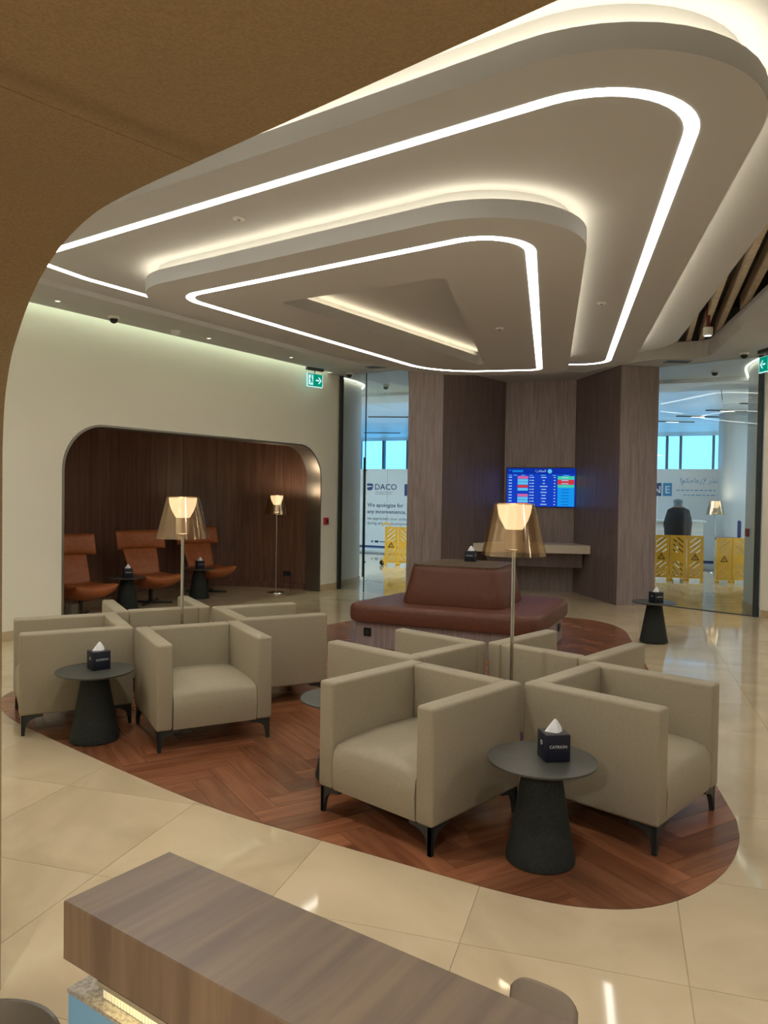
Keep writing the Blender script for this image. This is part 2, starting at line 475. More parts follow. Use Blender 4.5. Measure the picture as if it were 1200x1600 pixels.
wa = struct(core.build('wall_alcove', 'roof_dark'))
npan = 11; stepn = 6
for k in range(npan):
    seg = list(range(k*stepn, k*stepn+stepn+1))
    for z0, z1 in ((.10, 2.60),):
        loops = []
        for idx, i in enumerate(seg):
            p, n = cl[i].copy(), nrm[i]
            if idx == 0: p = p + (cl[i+1]-p).normalized()*.003
            if idx == stepn: p = p + (cl[i-1]-p).normalized()*.003
            loops.append([tuple(p)+(z0,), tuple(p+n*.028)+(z0,), tuple(p+n*.028)+(z1,), tuple(p)+(z1,)])
        MB().loft(loops).build('wood_panel', 'alcove_wood', wa, smooth=30)
    loops = []
    for i in seg:
        p, n = cl[i], nrm[i]; loops.append([tuple(p+n*.006)+(0,), tuple(p+n*.028)+(0,), tuple(p+n*.028)+(.097,), tuple(p+n*.006)+(.097,)])
    MB().loft(loops).build('wood_skirting', 'alcove_wood', wa, smooth=30)
ac = [wall_pt(A0-.3, -.27), wall_pt(A1+.1, -.27)] + [tuple(p+n*.1) for p, n in zip(cl, nrm)]
struct(MB().prism(hull(ac), 2.60, 2.66).build('ceiling_alcove', 'alcove_wood'))
# marble skirting along the cream wall
for k, (s0, s1) in enumerate(((-2.6, A0-.004), (A1+.004, 6.06))):
    struct(MB().box(s0, s1, 0, .11, .0005, .014, M=MW).build('baseboard_left' + ('' if k == 0 else '_end'), 'skirting'))

# ---- near wall with the portal the photograph looks out of
PT = 2.455; S0, S1 = 1.966, -3.2
MPn = Matrix(((PD.x, 0, PN.x, P0v.x), (PD.y, 0, PN.y, P0v.y), (0, 1, 0, 0), (0, 0, 0, 1)))
tr_pts = [(1.974,0),(1.974,1.80),(1.964,1.924),(1.948,2.003),(1.912,2.098),(1.866,2.166),(1.800,2.245),(1.738,2.300),(1.695,2.330),(1.597,2.384),(1.484,2.422),(1.377,2.443),(1.244,2.452),(1.10,2.455),(.934,2.455),(.75,2.455)]
left_arc = catmull(tr_pts[1:], 3, closed=False)
right_arc = [(S1 - (p[0]-1.974), p[1]) for p in left_arc][::-1]
portal = [(1.974, 0)] + left_arc + right_arc + [(S1, 0)]
out_near = [(7.6, 0)] + portal + [(-8.6, 0), (-8.6, 4.5), (7.6, 4.5)]
struct(MB().holed(out_near, [], -.14, 0.0, MPn).build('wall_near', 'wall_cream'))
# fabric lining of the niche behind the portal, in sheets with a fine joint between them
cut = [k for k, p in enumerate(portal) if abs(p[0]-.934) < .02][0]
lin_o = [(p[0] + (.03 if p[0] > -.6 else -.03) * (1 if p[1] < 2.44 else .3), p[1] + (.03 if p[1] > 1.8 else 0)) for p in portal]
niche = struct(MB().holed(lin_o + portal[::-1], [], -2.7, -.0005, MPn).build('wall_niche', 'roof_dark'))
def inset(p, d):
    cxm = (1.966+S1)/2
    return (p[0] + (-d if p[0] > cxm else d) * (1.0 if p[1] < 2.44 else .2), p[1] - (d if p[1] > 1.75 else 0))
for a, b in ((0, cut), (cut, len(portal)-1-cut), (len(portal)-1-cut, len(portal)-1)):
    seg = portal[a:b+1]
    q0 = [inset(p, .0005) for p in seg]; q1 = [inset(p, .008) for p in seg]
    # hold back the joint
    if a: q0[0] = (q0[0][0]-.002, q0[0][1]); q1[0] = (q1[0][0]-.002, q1[0][1])
    MB().holed(q0 + q1[::-1], [], -2.69, .003, MPn).build('fabric_panel', 'taupe_cloth', niche, smooth=35)
struct(MB().box(S1-.05, 2.02, 0, 2.5, -2.8, -2.705, M=MPn).build('wall_niche_back', 'taupe_cloth'))

# ---- far feature wall clad in wood: two pillars and a recess
WH = 4.45
def slab_wall(a, b, th, z0, z1):
    a, b = Vector(a), Vector(b); d = (b-a).normalized(); n = Vector((-d.y, d.x))   # n = left of a->b
    return [tuple(a), tuple(b), tuple(b+n*th), tuple(a+n*th)], z0, z1
corew = [(.40,12.43),(.91,12.45),(2.13,13.86),(3.35,13.47),(3.64,11.88),(4.21,12.0),(4.23,15.2),(.42,15.2)]
wbl = struct(MB().prism([(.42,12.43),(.91,12.45),(2.12,13.84),(2.12,15.2),(.69,15.2)], 0, WH).build('wall_back_left', 'roof_dark'))
wbc = struct(MB().prism([(2.125,13.85),(3.35,13.46),(3.35,13.62),(2.125,14.0)], 0, WH).build('wall_back_centre', 'roof_dark'))
wbr = struct(MB().prism([(3.36,13.47),(3.64,11.88),(4.21,12.0),(4.23,15.2),(3.36,15.2)], 0, WH).build('wall_back_right', 'roof_dark'))
def panel(a, b, m, z0=0.0, z1=WH, th=.03, gap=.002):
    a, b = Vector(a), Vector(b); d = (b-a).normalized(); n = Vector((-d.y, d.x))
    a = a + d*gap; b = b - d*gap
    return MB().prism([tuple(a), tuple(b), tuple(b+n*th), tuple(a+n*th)], z0, z1).build('wood_panel', m, wbl if max(a.x, b.x) < 2.149 else (wbc if max(a.x, b.x) < 3.3195 else wbr))
panel((.64,15.2), (.37,12.36), 'wood_panel'); panel((.37,12.36), (.93,12.40), 'wood_panel')
a, b = Vector((.93,12.40)), Vector((2.15,13.80))
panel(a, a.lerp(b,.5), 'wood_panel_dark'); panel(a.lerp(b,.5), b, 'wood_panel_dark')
panel((2.15,13.80), (3.32,13.42), 'wood_panel', 0, 1.46); panel((2.15,13.80), (3.32,13.42), 'wood_panel', 1.463, WH)
a, b = Vector((3.32,13.42)), Vector((3.61,11.83))
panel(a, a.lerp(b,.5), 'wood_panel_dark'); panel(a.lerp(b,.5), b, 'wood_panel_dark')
panel((3.61,11.83), (4.24,11.96), 'wood_panel'); panel((4.24,11.96), (4.26,15.2), 'wood_panel')

# ---- right wall and the wall behind, out of the frame
def run(a, b, th, z0, z1, name, m):
    poly, z0, z1 = slab_wall(a, b, th, z0, z1); return struct(MB().prism(poly, z0, z1).build(name, m))
run((5.34,10.85), (9.70,4.10), .2, 0, 4.5, 'wall_right', 'wall_cream')
run((5.345,10.82), (9.69,4.09), -.014, 0, .11, 'baseboard_right', 'skirting')
run((9.70,4.10), (6.76,-4.40), .2, 0, 4.5, 'wall_behind', 'wall_cream')

# ---- ceiling: soffit with a free-form opening, dark void with baffles, three stacked rafts
SV = [(1.345,3.17), (3.03,10.58), (.28,11.24), (-2.62,6.72), (-2.86,6.15)]          # outer light line, counter-clockwise
SRr = [.50, .32, 1.2, .55, .28]
IV = [(.85,4.68), (1.98,9.95), (.65,10.28), (-1.75,6.50)]              # inner light line
IRr = [.33, .13, 1.5, .24]
hole = [(2.5,.85), (4.62,11.08), (3.95,11.32), (3.55,11.78), (3.25,12.6), (.95,12.3), (-.62,12.15), (-2.34,9.37), (-4.55,5.90)]
zS = 3.70
soff = MB()
roomo = [(-.84,13.44), (-5.62,6.09), (6.80,-4.5), (9.75,4.10), (5.36,10.9), (4.26,12.0), (4.2,14.0), (.45,14.0), (.36,12.5)]
# keep a slot of 12 cm along the cream wall for its light line
sl0, sl1 = wall_pt(-2.5, .12), wall_pt(5.72, .12)
roomo = [(-.84,13.44), wall_pt(5.72, -.02), sl1, sl0, wall_pt(-2.5,-.02)] + roomo[1:]
soff.holed(roomo, [rounded(hole, [.5,.25,.1,.1,.1,.2,.4,.2,.6], 6)], zS, zS+.10)
ceil = struct(soff.build('ceiling', 'plaster'))
# upstand round the opening
hr = rounded(hole, [.5,.25,.1,.1,.1,.2,.4,.2,.6], 6)
up = MB()
hro = [tuple(Vector(p) + (Vector(p)-Vector((.6,7.5))).normalized()*.03) for p in hr]
up.holed(hro, [hr], zS+.10, zS+.24)
up.build('opening_upstand', 'plaster', ceil)
MB().prism([(-6.5,15.3),(-7.5,5.5),(7,-5.5),(11,4.2),(6.2,11.3),(5.2,15.3)][::-1], 4.45, 4.6).build('roof_deck', 'roof_dark', ceil)
# baffles in the void
bd = Vector((.32,.947)).normalized(); bn = Vector((bd.y,-bd.x))
conv_hole = hull([(2.5,.85),(4.62,11.08),(3.25,12.6),(-.62,12.15),(-4.55,5.90)])
for k in range(-36, 37):
    c0 = Vector((.6,7.0)) + bn*(k*.172)
    rect = [tuple(c0 + bd*a + bn*b) for a, b in ((-9,-.032),(9,-.032),(9,.032),(-9,.032))]
    cp = clip(rect[::-1] if area(rect) and False else rect, conv_hole) or clip(rect[::-1], conv_hole)
    if len(cp) >= 3 and area(cp) > .02: MB().prism(cp, 3.95, 4.12).build('baffle', 'baffle', ceil)
# rafts
def rp(V, Rr, d, seg=14): return rounded(offset(V, d), [max(r + d, .03) for r in Rr], seg)
slab_o = rp(SV, SRr, .88)
ur = MB().prism(slab_o, 3.745, 3.82).build('upper_raft', 'plaster', ceil, smooth=30)
emit('void_fill_glow', (1.0, .92, .78, 1), 3.2)
MB().holed(rp(SV, SRr, .80), [rp(SV, SRr, .76)], 3.8205, 3.826).build('void_fill', 'void_fill_glow', ur)  # added hidden glowing ring that brightens the baffle void
def raft(name, V, Rr, edge, z, zabove, hole_poly=None, cove='led_cove'):
    o = rp(V, Rr, edge)
    body = MB()
    if hole_poly: body.holed(o, [hole_poly], z, z+.11)
    else: body.prism(o, z, z+.11)
    r = body.build(name, 'plaster', ceil, smooth=30)
    nk = MB(); neck = rp(V, Rr, edge-.10); neck2 = rp(V, Rr, edge-.13)
    nk.holed(neck, [neck2], z+.1095, zabove); nk.build('neck', 'plaster', r, smooth=30)
    led = MB(); led.holed(rp(V, Rr, edge-.030), [rp(V, Rr, edge-.055)], z+.1105, z+.116); led.build('cove_light', cove, r)
    ln = MB(); ln.holed(rp(V, Rr, .035), [rp(V, Rr, -.035)], z-.002, z+.001); ln.build('light_line', 'led_line', r)
    return r
emit('led_cove_outer', (1.0, .89, .66, 1), LED_COVE*1.9)
raft('outer_raft', SV, SRr, .335, 3.50, 3.745, cove='led_cove_outer')
emit('led_recess', (1.0, .84, .56, 1), 5.5)
TV3 = [(.43,5.80), (1.26,9.80), (-.92,6.64)]
rec = rounded(TV3, [.05,.05,.05], 6)
inner = raft('inner_raft', IV, IRr, .36, 3.30, 3.50, rec)
ta, tb = Vector(TV3[2]), Vector(TV3[1]); td = (tb-ta).normalized(); tn = Vector((-td.y, td.x))
led = MB(); led.prism([tuple(ta+td*.25+tn*.05), tuple(tb-td*.05+tn*.05), tuple(tb-td*.05+tn*.08), tuple(ta+td*.25+tn*.08)], 3.4105, 3.416); led.build('cove_light', 'led_recess', inner)
pk = MB(); pk.holed(rounded(offset(TV3,.16), [.06]*3, 6), [rounded(offset(TV3,.13), [.05]*3, 6)], 3.4095, 3.50); pk.build('pocket_wall', 'plaster', inner)
# light line in the slot along the cream wall
slot = MB(); slot.box(-2.4, 5.66, 4.030, 4.045, .03, .08, M=MW); slot.build('wall_light', 'led_wall', ceil)
MB().box(-2.6, 6.0, 4.05, 4.07, .0, .30, M=MW).build('slot_lid', 'plaster', ceil)

# ---- storefront glass either side of the feature wall
def glazing(n, a, b, z1, door_at=None):
    a, b = Vector(a), Vector(b); d = (b-a); Ln = d.length; ang = math.atan2(d.y, d.x)
    o = struct(MB().box(0, Ln, -.006, .006, .01, z1).build('window_%d' % n, 'storefront_glass', loc=(a.x, a.y, 0), rz=ang))
    return o, Ln
gl, Ln = glazing(1, (-.76, 13.36), (.39, 12.46), 3.70)
MB().box(-.03, .012, -.035, .035, 0, 3.70).build('post', 'dark_metal', gl)
MB().box(Ln*.375-.006, Ln*.375+.006, -.009, .009, .0, 3.70).build('joint_bar', 'dark_metal', gl)
hd = MB(); hd.box(Ln*.40-.016, Ln*.40+.016, -.075, -.045, .26, 2.28)
for z in (.5, 2.05): hd.box(Ln*.40-.008, Ln*.40+.008, -.047, -.006, z, z+.02)
hd.build('door_handle', 'dark_metal', gl)
gr_, Lr = glazing(2, (4.27, 11.98), (5.30, 10.90), 3.70)
MB().box(Lr-.02, Lr+.035, -.035, .035, 0, 3.70).build('post', 'dark_metal', gr_)
MB().box(.0, Lr, -.012, .012, .0, .012).build('floor_track', 'dark_metal', gr_)
run((-.80,13.40), (.40,12.46), .12, 3.701, 4.5, 'wall_header_left', 'plaster')
run((4.26,12.02), (5.34,10.88), .12, 3.701, 4.5, 'wall_header_right', 'plaster')

# ---- concourse beyond the glass
HB0, HB1 = Vector((-.46,22.8)), Vector((7.9,19.0))
hdv = (HB1-HB0).normalized(); HA_ = math.atan2(hdv.y, hdv.x); hn = Vector((hdv.y, -hdv.x))   # hn towards the lounge
wq = HB0 - hn*6.35
def wl_at(x): return (x, wq.y + (x-wq.x)*hdv.y/hdv.x)
cc = [(-15.5,13.9), (-.9,13.45), (.36,12.5), (.45,15.1), (4.2,15.1), (4.26,12.0), (5.36,10.95), (6.6,13.0), (22.8,13.0), wl_at(22.8), wl_at(-15.5)]
co = struct(MB().holed(cc, [[(3.6+1.0,14.2),(6.1,13.75),(6.6,14.9),(7.0,15.8),(4.6,16.1)]], 3.70, 3.85).build('ceiling_concourse', 'concourse_ceiling'))
MB().prism([(-15.5,13.0),(22.8,13.0),wl_at(22.8),wl_at(-15.5)],4.2,4.3).build('void_deck','roof_dark', co)
for k in range(9): MB().box(4.5+k*.3, 4.62+k*.3, 14.0, 16.0, 3.86, 4.05).build('baffle', 'grille', co)
# dropped beam across the ceiling
for off, dz in ((5.9, .06),):
    p = HB0 + hn*off
    mbm = MB(); mbm.box(-16, 20, -.55, .55, 3.70-dz, 3.7005); mbm.build('ceiling_beam', 'concourse_ceiling', co, loc=(p.x, p.y, 0), rz=HA_)
# glossy coated panels between the beam and the windows
mat('coated_panel', rgb(232,238,242), .42, metal=.55)
for kx in range(-7, 8):
    for ky in range(4):
        p = HB0 + hdv*(kx*2.4+1.2) + hn*(4.2 - ky*2.5)
        MB().box(-1.194, 1.194, -1.244, 1.244, 3.692, 3.7004).build('coated_panel', 'coated_panel', co, loc=(p.x, p.y, 0), rz=HA_)
# linear air slots
for k in range(5):
    p = Vector((8.05-.12*k, 14.9+1.35*k))
    MB().box(-.42-.04*k, .42+.04*k, -.05, .05, 3.675, 3.6915).build('air_slot', 'grille', co, loc=(p.x, p.y, 0), rz=R(4))
    MB().box(-.16, .16, -.03, .03, 3.668, 3.675).build('slot_light', 'downlight_em', co, loc=(p.x, p.y, 0), rz=R(4))
for p in ((.15,20.2),(-.1,25.5)):
    MB().box(-.6,.6,-.06,.06,3.675,3.6915).build('air_slot','grille',co,loc=(p[0],p[1],0),rz=R(-4))
# added cool glowing panels, kept out of view, to brighten the concourse
emit('added_panel_glow', (.72, .89, 1.0, 1), 15.0)
for px_ in (-9, -6, -2.6, 1.6, 3.2, 8.9, 11, 14, 17):
    for py_ in (15.6, 17.8, 20.0):
        if 0 < px_ < 5 and py_ > 19 or 8 < px_ < 10 and py_ > 17: continue
        MB().box(px_-.3, px_+.3, py_-.6, py_+.6, 3.680, 3.6915).build('added_panel', 'added_panel_glow', co)
# window wall
wp = HB0 - hn*6.2
wx0, wx1 = -16.0, 19.0
ww = struct(MB().box(wx0, wx1, 0, .25, 0, .45).build('wall_window', 'white_wall', loc=(wp.x, wp.y, 0), rz=HA_))
win = struct(MB().box(wx0, wx1, .10, .115, .45, 3.86).build('window_3', 'window_glass', loc=(wp.x, wp.y, 0), rz=HA_))
xs = [-2.4-k for k in range(13, 0, -1)] + [-2.4+k for k in range(6)] + [3.9, 4.9, 5.9, 6.9, 7.83] + [8.25+.985*k for k in range(11)]
for x in xs:
    MB().box(x-.04, x+.04, .02, .2, .45, 3.86).build('mullion', 'print_grey', win)
MB().box(wx0, wx1, -.02, .24, .45, .5).build('window_sill', 'print_blue', win)
run((-15.3,38), (-15.3,6), -.2, 0, 4.3, 'wall_concourse_left', 'white_wall'); run((22.8,3), (22.8,38), -.2, 0, 4.3, 'wall_concourse_right', 'white_wall')
run((-15.3,13.95), (-1.0,13.85), -.1, 0, 4.3, 'wall_concourse_near', 'white_wall')
run((6.3,13.1), (22.8,13.1), -.1, 0, 4.3, 'wall_concourse_side', 'white_wall')
# rounded white wall ends seen through the glass
def rend(name, pts, th):
    c = [Vector(p) for p in catmull(pts, 6, closed=False)]; loops = []
    for i, p in enumerate(c):
        d = (c[min(i+1,len(c)-1)]-c[max(i-1,0)]).normalized(); n = Vector((-d.y,d.x)); loops.append((p, n))
    o = struct(MB().loft([[tuple(p)+(0,), tuple(p+n*th)+(0,), tuple(p+n*th)+(3.70,), tuple(p)+(3.70,)] for p, n in loops]).build(name, 'white_wall', smooth=40))
    MB().loft([[tuple(p-n*.055)+(3.690,), tuple(p-n*.03)+(3.690,), tuple(p-n*.03)+(3.699,), tuple(p-n*.055)+(3.699,)] for p, n in loops]).build('wash_light', 'led_wash', o)
    MB().loft([[tuple(p-n*.012)+(0,), tuple(p)+(0,), tuple(p)+(.12,), tuple(p-n*.012)+(.12,)] for p, n in loops]).build('skirting', 'skirting', o, smooth=40)
    return o
rend('wall_curved_left', [(-.86,13.50),(-.66,13.80),(-.50,14.20),(-.46,14.60),(-.62,15.2),(-1.2,15.6)], .12)
rend('wall_curved_right', [(7.0,14.2),(6.30,13.2),(5.90,12.5),(5.58,11.85),(5.44,11.35),(5.40,10.98)], .12)

# ================================================================== THINGS
# ---- armchairs
def make_armchair():
    t = empty('armchair')
    hw, hd_, th, z0, z1 = .385, .37, .105, .135, .69
    for s in (-1, 1):
        MB().box(min(s*hw, s*(hw-th)), max(s*hw, s*(hw-th)), -hd_, hd_, z0, z1, .018, 3).build('arm', 'beige_leather', t, smooth=40)
    MB().box(-hw+th-.004, hw-th+.004, hd_-th, hd_-.0005, z0, z1-.001, .016, 3).build('backrest', 'beige_leather', t, smooth=40)
    # softly crowned seat
    sx, y0, y1 = hw-th-.003, -hd_+.006, hd_-th+.01
    prof = [(y0+.004, z0+.002), (y0, .16), (y0-.006, .26), (y0+.004, .345), (y0+.03, .378), (y0+.10, .392), (y0+.30, .402), (y1, .398), (y1, z0+.002)]
    st = MB(); loops = []
    for i in range(9):
        x = -sx + 2*sx*i/8; e = 1 - abs(i-4)/4; dz = -.012*(1 - min(1, e*2.2))
        loops.append([(x, y, z + (dz if z > .3 else 0)) for y, z in prof])
    st.loft(loops); st.build('seat', 'beige_leather', t, smooth=45)
    # cast legs: two curved fins meeting in a tapered foot
    def fin():
        top = .135; pts = [(0,.0), (.020,0), (.026,.045), (.036,.080), (.058,.102), (.090,.114), (.135,.120), (.135,top), (0,top)]
        return pts
    lm = MB()
    Mx = Matrix(((1,0,0,0),(0,0,1,0),(0,1,0,0),(0,0,0,1)))
    My = Matrix(((0,0,1,0),(1,0,0,0),(0,1,0,0),(0,0,0,1)))
    lm.prism(fin(), 0, .022, Mx); lm.prism(fin(), 0, .022, My)
    leg = lm.mesh('leg', 'dark_metal')
    for sx_ in (-1, 1):
        for sy_ in (-1, 1):
            o = link('leg', leg, t, (sx_*(hw-.012), sy_*(hd_-.012), 0)); o.scale = (-sx_, -sy_, 1)
    return t
chair0 = make_armchair(); used = [False]
def armchair(cx, cy, heading, label, group):
    if used[0]: t = copy_tree(chair0)
    else: t = chair0; used[0] = True
    t.location = (cx, cy, .0035); t.rotation_euler = (0, 0, R(heading+90)); return tag(t, label, 'armchair', group)
def cluster(cx, cy, ang, rad, labels, group):
    for h, lb in zip((180, 270, 0, 90), labels):
        a = R(ang+h); armchair(cx + rad*math.cos(a), cy + rad*math.sin(a), ang+h, lb, group)
cluster(.722, 4.56, 47.2, .757, ['beige cube armchair nearest the camera, seat in full view',
    'beige cube armchair at the right, just behind the nearest cone table',
    'beige cube armchair behind and right of the nearer lamp pole',
    'beige cube armchair left of the nearer lamp pole, close to the brown bench'], 'armchairs around the nearer floor lamp')
cluster(-1.615, 5.985, 28.5, .757, ['beige cube armchair at the left end of the parquet, behind the left cone table',
    'beige cube armchair facing the camera beside the left cone table, seat fully in view',
    'beige cube armchair of the far cluster, side panel towards the brown bench',
    'beige cube armchair of the far cluster turned towards the alcove, only its top edges showing'], 'armchairs around the farther floor lamp')

# ---- cone side tables with tissue boxes
def make_table():
    t = empty('side_table')
    MB().lathe([(.150,0), (.157,.004), (.158,.02), (.150,.05), (.088,.415), (.080,.445), (.080,.452)], 40).build('base', 'cone_cloth', t, smooth=40)
    MB().lathe([(.236,.4505), (.247,.455), (.250,.461), (.249,.465)], 56).build('tabletop', 'slate', t, smooth=40)
    return t
tab0 = make_table(); tused = [False]
def side_table(x, y, label):
    t = copy_tree(tab0) if tused[0] else tab0; tused[0] = True
    t.location = (x, y, .0035); return tag(t, label, 'side table', 'black cone side tables')
def make_tissue():
    t = empty('tissue_box'); h = .058; H_ = .122
    MB().box(-h, h, -h, h, 0, H_, .003, 2).build('box', 'navy', t, smooth=40)
    MB().box(-h+.004, h-.004, -h+.004, h-.004, H_, H_+.0015).build('top_panel', 'card_top', t)
    rnd = random.Random(3); loops = []
    for k, (rr, z) in enumerate(((.040,H_+.001),(.036,H_+.010),(.030,H_+.022),(.021,H_+.036),(.011,H_+.050),(.003,H_+.058))):
        loops.append([(rr*math.cos(a)*(1+.14*math.sin(3*a+k*.3)) + .004*k/5, rr*.62*math.sin(a)*(1+.18*math.sin(4*a+1)), z + .003*math.sin(2*a)*(1 if 0<k<5 else 0)) for a in [2*math.pi*i/20 for i in range(20)]])
    MB().loft(loops).build('tissue', 'tissue', t, smooth=80)
    for ang in (-90, 90):
        text('lettering', 'CATRION', .019, 'print_white', t, facing((math.cos(R(ang))*(h+.0008), math.sin(R(ang))*(h+.0008), .063), ang), 'CENTER', bold=.0002)
    for ang in (0, 180):
        rg = MB(); rg.holed([(.011*math.cos(q), .011*math.sin(q)) for q in [2*math.pi*i/20 for i in range(20)]], [[(.007*math.cos(q), .007*math.sin(q)) for q in [2*math.pi*i/20 for i in range(20)]]], 0, .0006,
            facing((math.cos(R(ang))*(h+.0004), math.sin(R(ang))*(h+.0004), .075), ang)); rg.build('ring_emblem', 'print_white', t)
    return t
tis0 = make_tissue(); bused = [False]
def tissue_box(x, y, z, rz, label):
    t = copy_tree(tis0) if bused[0] else tis0; bused[0] = True
    t.location = (x, y, z); t.rotation_euler = (0, 0, R(rz)); return tag(t, label, 'tissue box', 'navy tissue boxes')
ZT = .0035 + .4655
side_table(.742, 3.495, 'black cone side table between the two nearest armchairs'); tissue_box(.795, 3.50, ZT, 8, 'navy tissue box on the nearest round table')
side_table(-1.91, 5.09, 'black cone side table in front of the left armchair cluster'); tissue_box(-1.90, 5.13, ZT, 42, 'navy tissue box on the left cone table')
side_table(3.145, 8.86, 'black cone side table standing alone on marble by the right wood pillar'); tissue_box(3.14, 8.80, ZT, 20, 'navy tissue box on the far right table')
side_table(-.225, 4.50, 'round cone table mostly hidden behind the nearest armchair, its grey top peeking out')

# ---- floor lamps
def make_lamp():
    t = empty('floor_lamp')
    MB().lathe([(.138,0), (.140,.004), (.136,.016), (.03,.020), (.014,.026)], 40).build('base', 'chrome', t, smooth=40)
    MB().lathe([(.0115,.0262), (.0115,1.34)], 16).build('pole', 'chrome', t, smooth=40)
    sh = MB(); n = 48; prof = [(.198,1.305), (.122,1.620), (.119,1.620), (.195,1.305)]
    rows = [[(r*math.cos(2*math.pi*i/n), r*math.sin(2*math.pi*i/n), z) for i in range(n)] for r, z in prof]
    sh.loft(rows + [rows[0]], caps=False); s = sh.build('lamp_shade', 'smoked_shade', t, smooth=40)
    MB().lathe([(.052,1.462), (.062,1.480), (.082,1.515), (.098,1.560), (.106,1.612), (.104,1.612), (.094,1.56), (.05,1.49)], 36).build('diffuser', 'opal', t, smooth=50)
    MB().lathe([(.045,1.341), (.050,1.345), (.051,1.4615)], 30).build('diffuser_neck', 'opal_neck', t, smooth=50)
    MB().lathe([(.036,1.3400),(.036,1.3408)], 24).build('down_lens', 'lamp_down', t)
    for z_, e_ in ((1.600, 6.0),):
        ld = bpy.data.lights.new('bulb', 'POINT'); ld.energy = e_; ld.color = (1, .78, .52); ld.shadow_soft_size = .03
        lo = bpy.data.objects.new('bulb', ld); COL.objects.link(lo); lo.parent = t; lo.location = (0, 0, z_) if z_ > 1.5 else (.03, -.03, z_)
    return t
lamp0 = make_lamp(); lused = [False]
def floor_lamp(x, y, z, label):
    t = copy_tree(lamp0) if lused[0] else lamp0; lused[0] = True
    t.location = (x, y, z); return tag(t, label, 'floor lamp', 'floor lamps with smoked shades')
floor_lamp(.795, 4.68, .0035, 'floor lamp with smoked bronze shade rising from the nearer armchair cluster')
floor_lamp(-1.535, 5.86, .0035, 'floor lamp with smoked shade rising from the left armchair cluster')
floor_lamp(-1.775, 12.70, .0, 'floor lamp with dark shade standing in the wood alcove')
floor_lamp(7.55, 17.5, .0, 'floor lamp added beyond the right glass in place of a lamp reflection')  # added lamp, stands in for a reflection in the right glass

# ---- island bench
bx = empty('island_bench', (.93, 8.70, .0035), R(-24.5), 'brown leather island bench with raised centre on a wooden plinth', 'bench')
bq = [(-1.10,-.86), (1.02,-.80), (1.00,.92), (-.86,.86)]
def brp(d, r): return rounded(offset(bq, d), [r]*4, 8)
MB().prism(brp(-.05,.12), 0, .275).build('plinth', 'wood_panel', bx, smooth=35)
cu = MB(); cu.loft([[p+(z,) for p in brp(d,.20)] for d, z in ((-.01,.272),(.010,.283),(.016,.32),(.016,.415),(.006,.445),(-.015,.460),(-.05,.464))]); cu.build('seat_cushion', 'brown_leather', bx, smooth=50)
kq = [(-.60,-.52), (.57,-.50), (.54,.55), (-.48,.52)]
def krp(d, r): return rounded(offset(kq, d), [r]*4, 8)
bk = MB(); bk.loft([[p+(z,) for p in krp(d,.16)] for d, z in ((0,.462),(.006,.48),(-.02,.62),(-.055,.82),(-.066,.868),(-.08,.880))]); bk.build('backrest', 'brown_leather', bx, smooth=50)
MB().prism(krp(-.078,.13), .8805, .894).build('wood_top', 'ledge_wood', bx, smooth=35)
def socket(parent, M, name='socket'):
    o = MB().box(-.045, .045, -.045, .045, 0, .008, .003, 1, M).build(name, 'black', parent)
    MB().box(-.012, .012, -.012, .012, .008, .010, M=M).build('socket_insert', 'dark_metal', o)
socket(bx, Matrix.Translation((-.83,-.808,.165)) @ Matrix(((1,0,0,0),(0,0,-1,0),(0,1,0,0),(0,0,0,1))))
socket(bx, Matrix.Translation((.962,.55,.165)) @ Matrix(((0,0,1,0),(1,0,0,0),(0,1,0,0),(0,0,0,1))))
tissue_box(1.02, 8.95, .0035+.8945, -24, 'navy tissue box on top of the brown bench')

# ---- alcove lounge chairs
def make_lounge():
    t = empty('lounge_chair')
    def back(u, v):
        w_ = .23 + .045*v; x = (u-.5)*2
        return (x*w_, .20 + .20*v + .03*v*v - .05*x*x, .36 + .46*v)
    def head(u, v):
        x = (u-.5)*2
        return (x*.385, .385 + .07*v - .10*x*x, .785 + .275*v)
    def seat(u, v):
        x = (u-.5)*2; wv = .25 + .07*math.sin(v*math.pi*.8)
        y = .22 - .66*v
        return (x*wv, y, .315 + .055*x*x + .04*(1-v)**2 + .11*max(0, v-.55)**1.5*2.2)
    MB().sheet(seat, 14, 16, .20).build('seat', 'cognac_leather', t, smooth=60)
    MB().sheet(back, 14, 12, .085).build('backrest', 'cognac_leather', t, smooth=60)
    MB().sheet(head, 16, 10, .11).build('headrest', 'cognac_leather', t, smooth=60)
    MB().lathe([(.03,.02), (.028,.30)], 14).build('column', 'black', t, smooth=40)
    st = MB()
    for k in range(4):
        a = R(45+90*k); M = Matrix.Rotation(a, 4, 'Z')
        st.box(.0, .33, -.02, .02, .0, .028, .006, 1, M)
    st.build('star_base', 'dark_metal', t)
    return t
lg0 = make_lounge(); gused = [False]
def lounge(x, y, heading, label):
    t = copy_tree(lg0) if gused[0] else lg0; gused[0] = True
    t.location = (x, y, 0); t.rotation_euler = (0, 0, R(heading+90)); return tag(t, label, 'lounge chair', 'cognac lounge chairs in the alcove')
lounge(-2.92, 12.70, -46, 'cognac leather swivel lounge chair nearest the alcove floor lamp')
lounge(-3.45, 11.38, -46, 'cognac leather swivel lounge chair in the middle of the alcove row')
lounge(-3.97, 10.05, -40, 'cognac leather swivel lounge chair half hidden by the left jamb of the alcove')
side_table(-2.86, 11.92, 'black cone side table between the middle and right lounge chairs'); tissue_box(-2.84, 11.88, ZT, 30, 'navy tissue box on the table by the right lounge chair')
side_table(-3.54, 10.60, 'black cone side table between the left and middle lounge chairs'); tissue_box(-3.52, 10.56, ZT, 30, 'navy tissue box on the table left of the middle lounge chair')
